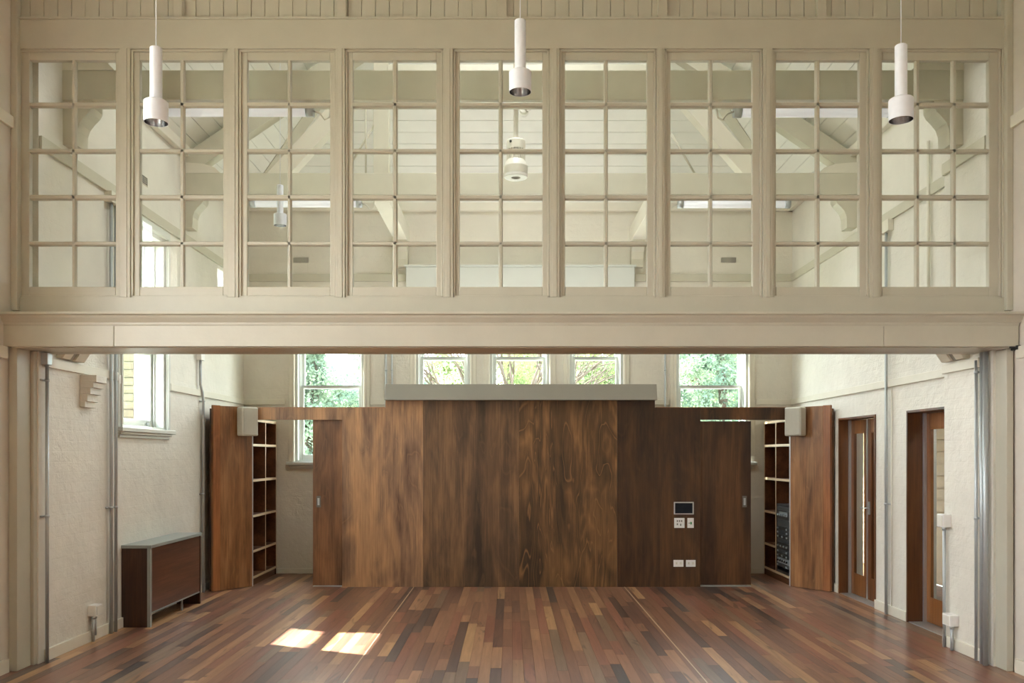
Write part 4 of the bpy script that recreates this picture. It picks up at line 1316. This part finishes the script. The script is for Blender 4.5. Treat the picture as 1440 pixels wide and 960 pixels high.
def leaves(c, rad, n, size, squash=(1, 1, 1)):
    d = RNG.normal(size=(n, 3)); d /= np.linalg.norm(d, axis=1)[:, None]
    rr = RNG.uniform(0.35, 1, n) ** 0.5
    lump = 0.75 + 0.25 * np.sin(d[:, 0] * 5 + c[0]) * np.cos(d[:, 2] * 6 + c[1])
    P = np.array(c) + d * (rr * lump)[:, None] * rad * np.array(squash)
    A = RNG.normal(size=(n, 3)); A /= np.linalg.norm(A, axis=1)[:, None]
    Bv = np.cross(A, RNG.normal(size=(n, 3))); Bv /= np.linalg.norm(Bv, axis=1)[:, None]
    s = RNG.uniform(0.6, 1.3, n)[:, None] * size
    q = np.stack([P - A * s, P + Bv * s * 0.45, P + A * s, P - Bv * s * 0.45], 1).reshape(-1, 3)
    return q


def tree(x, y, h, crowns, mat, label, nleaf=5500, size=0.055):
    t = thing('tree', (x, y, -0.3), label, 'tree', kind='thing')
    tr_ = MB().tube([(x, y, -0.3), (x + 0.05, y, h * 0.35), (x - 0.05, y + 0.1, h * 0.7), (x, y, h)], [0.16, 0.13, 0.09, 0.03], 10)
    for (cx_, cy_, cz_, _) in crowns:
        tr_.tube([(x, y, h * 0.35), ((x + x + cx_) / 2, y + cy_ / 2, h * 0.5), (x + cx_ * 0.9, y + cy_ * 0.9, cz_)], [0.08, 0.05, 0.02], 7)
    put('trunk', tr_, M['bark'], t)
    Q = np.concatenate([leaves((x + a, y + b, c), r_, nleaf, size) for a, b, c, r_ in crowns])
    mb = MB(); mb.v = [tuple(p) for p in Q.tolist()]
    nf = len(Q) // 4
    mb.f = [(4 * k, 4 * k + 1, 4 * k + 2, 4 * k + 3) for k in range(nf)]; mb.s = [False] * nf; mb.c = [None] * nf
    put('foliage', mb, mat, t, kind='stuff')
    return t


tree(-4.35, 19.0, 4.6, [(-0.5, 0, 3.7, 1.0), (0.3, 0.3, 2.6, 1.1), (-0.2, -0.3, 1.6, 1.2), (-0.6, 0.2, 4.8, 1.1), (-1.0, 0, 2.8, 1.1)], M['leaf_cool'], 'leafy tree outside the tall window on the bookcase side')
tree(-3.5, 21.5, 3.0, [(0.0, 0, 2.6, 0.9), (0.5, 0.2, 1.4, 1.1), (-0.5, 0.1, 1.2, 1.0)], M['leaf_pale'], 'low bushy tree before the pale house outside')
tree(2.3, 23.0, 5.0, [(-0.7, 0, 3.2, 1.3), (0.7, 0.3, 2.7, 1.3), (0.0, 0.5, 4.4, 1.3), (0.4, 0, 1.6, 1.2)], M['leaf_pale'], 'pale leafy tree outside the small window nearest the equipment rack')
tree(5.0, 20.0, 5.4, [(-0.8, 0, 3.6, 1.3), (0.8, 0.3, 3.1, 1.4), (0.0, 0.3, 4.9, 1.4), (0.2, 0, 1.9, 1.4)], M['leaf_cool'], 'blue-green tree outside the tall window on the rack side')
tree(0.0, 28.0, 5.5, [(-1.6, 0, 3.2, 1.6), (0.9, 0.3, 3.4, 1.7), (0.0, 0.5, 5.0, 1.6), (2.1, 0, 2.4, 1.4)], M['leaf_pale'], 'distant pale tree behind the bare branches')
tree(-3.9, 24.6, 5.2, [(-0.9, 0, 3.0, 1.3), (0.6, 0.3, 3.5, 1.3), (0.0, 0.5, 4.8, 1.2)], M['leaf_cool'], 'distant tree outside the first small window')
tree(7.2, 25.0, 5.5, [(-1.0, 0, 3.4, 1.5), (0.7, 0.3, 3.0, 1.5), (0.0, 0.5, 5.0, 1.5)], M['leaf_green'], 'darker green tree farthest along the rack side')
for _i, (tx, lb) in enumerate(((-10.2, 'far tree beside the house, seen in the tall window'), (-2.6, 'far tree behind the first small window'), (1.2, 'far tree behind the middle small window'),
               (4.8, 'far tree behind the small window by the rack'), (9.0, 'far tree behind the tall window on the rack side'))):
    tree(tx, 37.0 + 6.5 * (_i % 2), 6.4, [(-0.8, 0, 2.0, 1.7), (0.8, 0.2, 2.4, 1.8), (0.0, 0.4, 4.4, 1.8), (-0.7, 0.4, 5.8, 1.5), (0.7, 0.4, 5.6, 1.5)], M['leaf_pale' if tx > -5 else 'leaf_cool'], lb, 3500, 0.11)
# bare tree before the middle windows
bt = thing('bare_tree', (-0.1, 17.2, -0.3), 'bare branched young tree outside the middle windows', 'tree', kind='thing')
br = MB()


def branch(p, d, L, r0, depth):
    q = p + d * L
    br.tube([p, p + d * L * 0.5 + Vector((random.uniform(-.03, .03), 0, random.uniform(-.03, .03))) * L, q], [r0, r0 * 0.8, r0 * 0.6], 6)
    if depth == 0: return
    for k in range(3 if depth > 2 else 2):
        e = (d + Vector((random.uniform(-.75, .75), random.uniform(-.5, .5), random.uniform(-.25, .5)))).normalized()
        branch(q if k else p + d * L * 0.7, e, L * random.uniform(0.6, 0.85), r0 * 0.6, depth - 1)


branch(Vector((-0.1, 17.2, -0.3)), Vector((0.05, 0, 1)), 2.0, 0.06, 1)
for dx in (-1.3, -0.8, -0.35, 0.05, 0.4, 0.9, 1.4):
    branch(Vector((-0.1, 17.2, 1.7)), Vector((dx, 0.1, 0.9)).normalized(), 1.15, 0.06, 4)
put('branches', br, M['bark'], bt, kind='stuff')

# pale house behind the trees
ho = thing('house', (-5.5, 31, -0.3), 'pale rendered house beyond the trees, glimpsed in the tall window', 'house', kind='thing')
put('walls', MB().box(-6.3, -4.2, 31, 37, -0.3, 7.0), M['render'], ho)
put('awning', MB().hexa([(-6.25, 30.4, 4.48), (-4.3, 30.4, 4.48), (-4.3, 31.02, 4.72), (-6.25, 31.02, 4.72), (-6.25, 30.4, 4.58), (-4.3, 30.4, 4.58), (-4.3, 31.02, 4.82), (-6.25, 31.02, 4.82)]), M['rooftile'], ho)
wf = put('window', MB().box(-5.75, -5.35, 30.97, 31.02, 5.0, 5.5), M['sash'], ho)
put('pane', MB().box(-5.70, -5.40, 30.94, 30.98, 5.05, 5.45), M['screen'], wf)
put('roof', MB().prism([(-6.8, 7.0), (-3.7, 7.0), (-5.25, 8.6)][::-1], 30.5, 37.5, 'y'), M['rooftile'], ho)
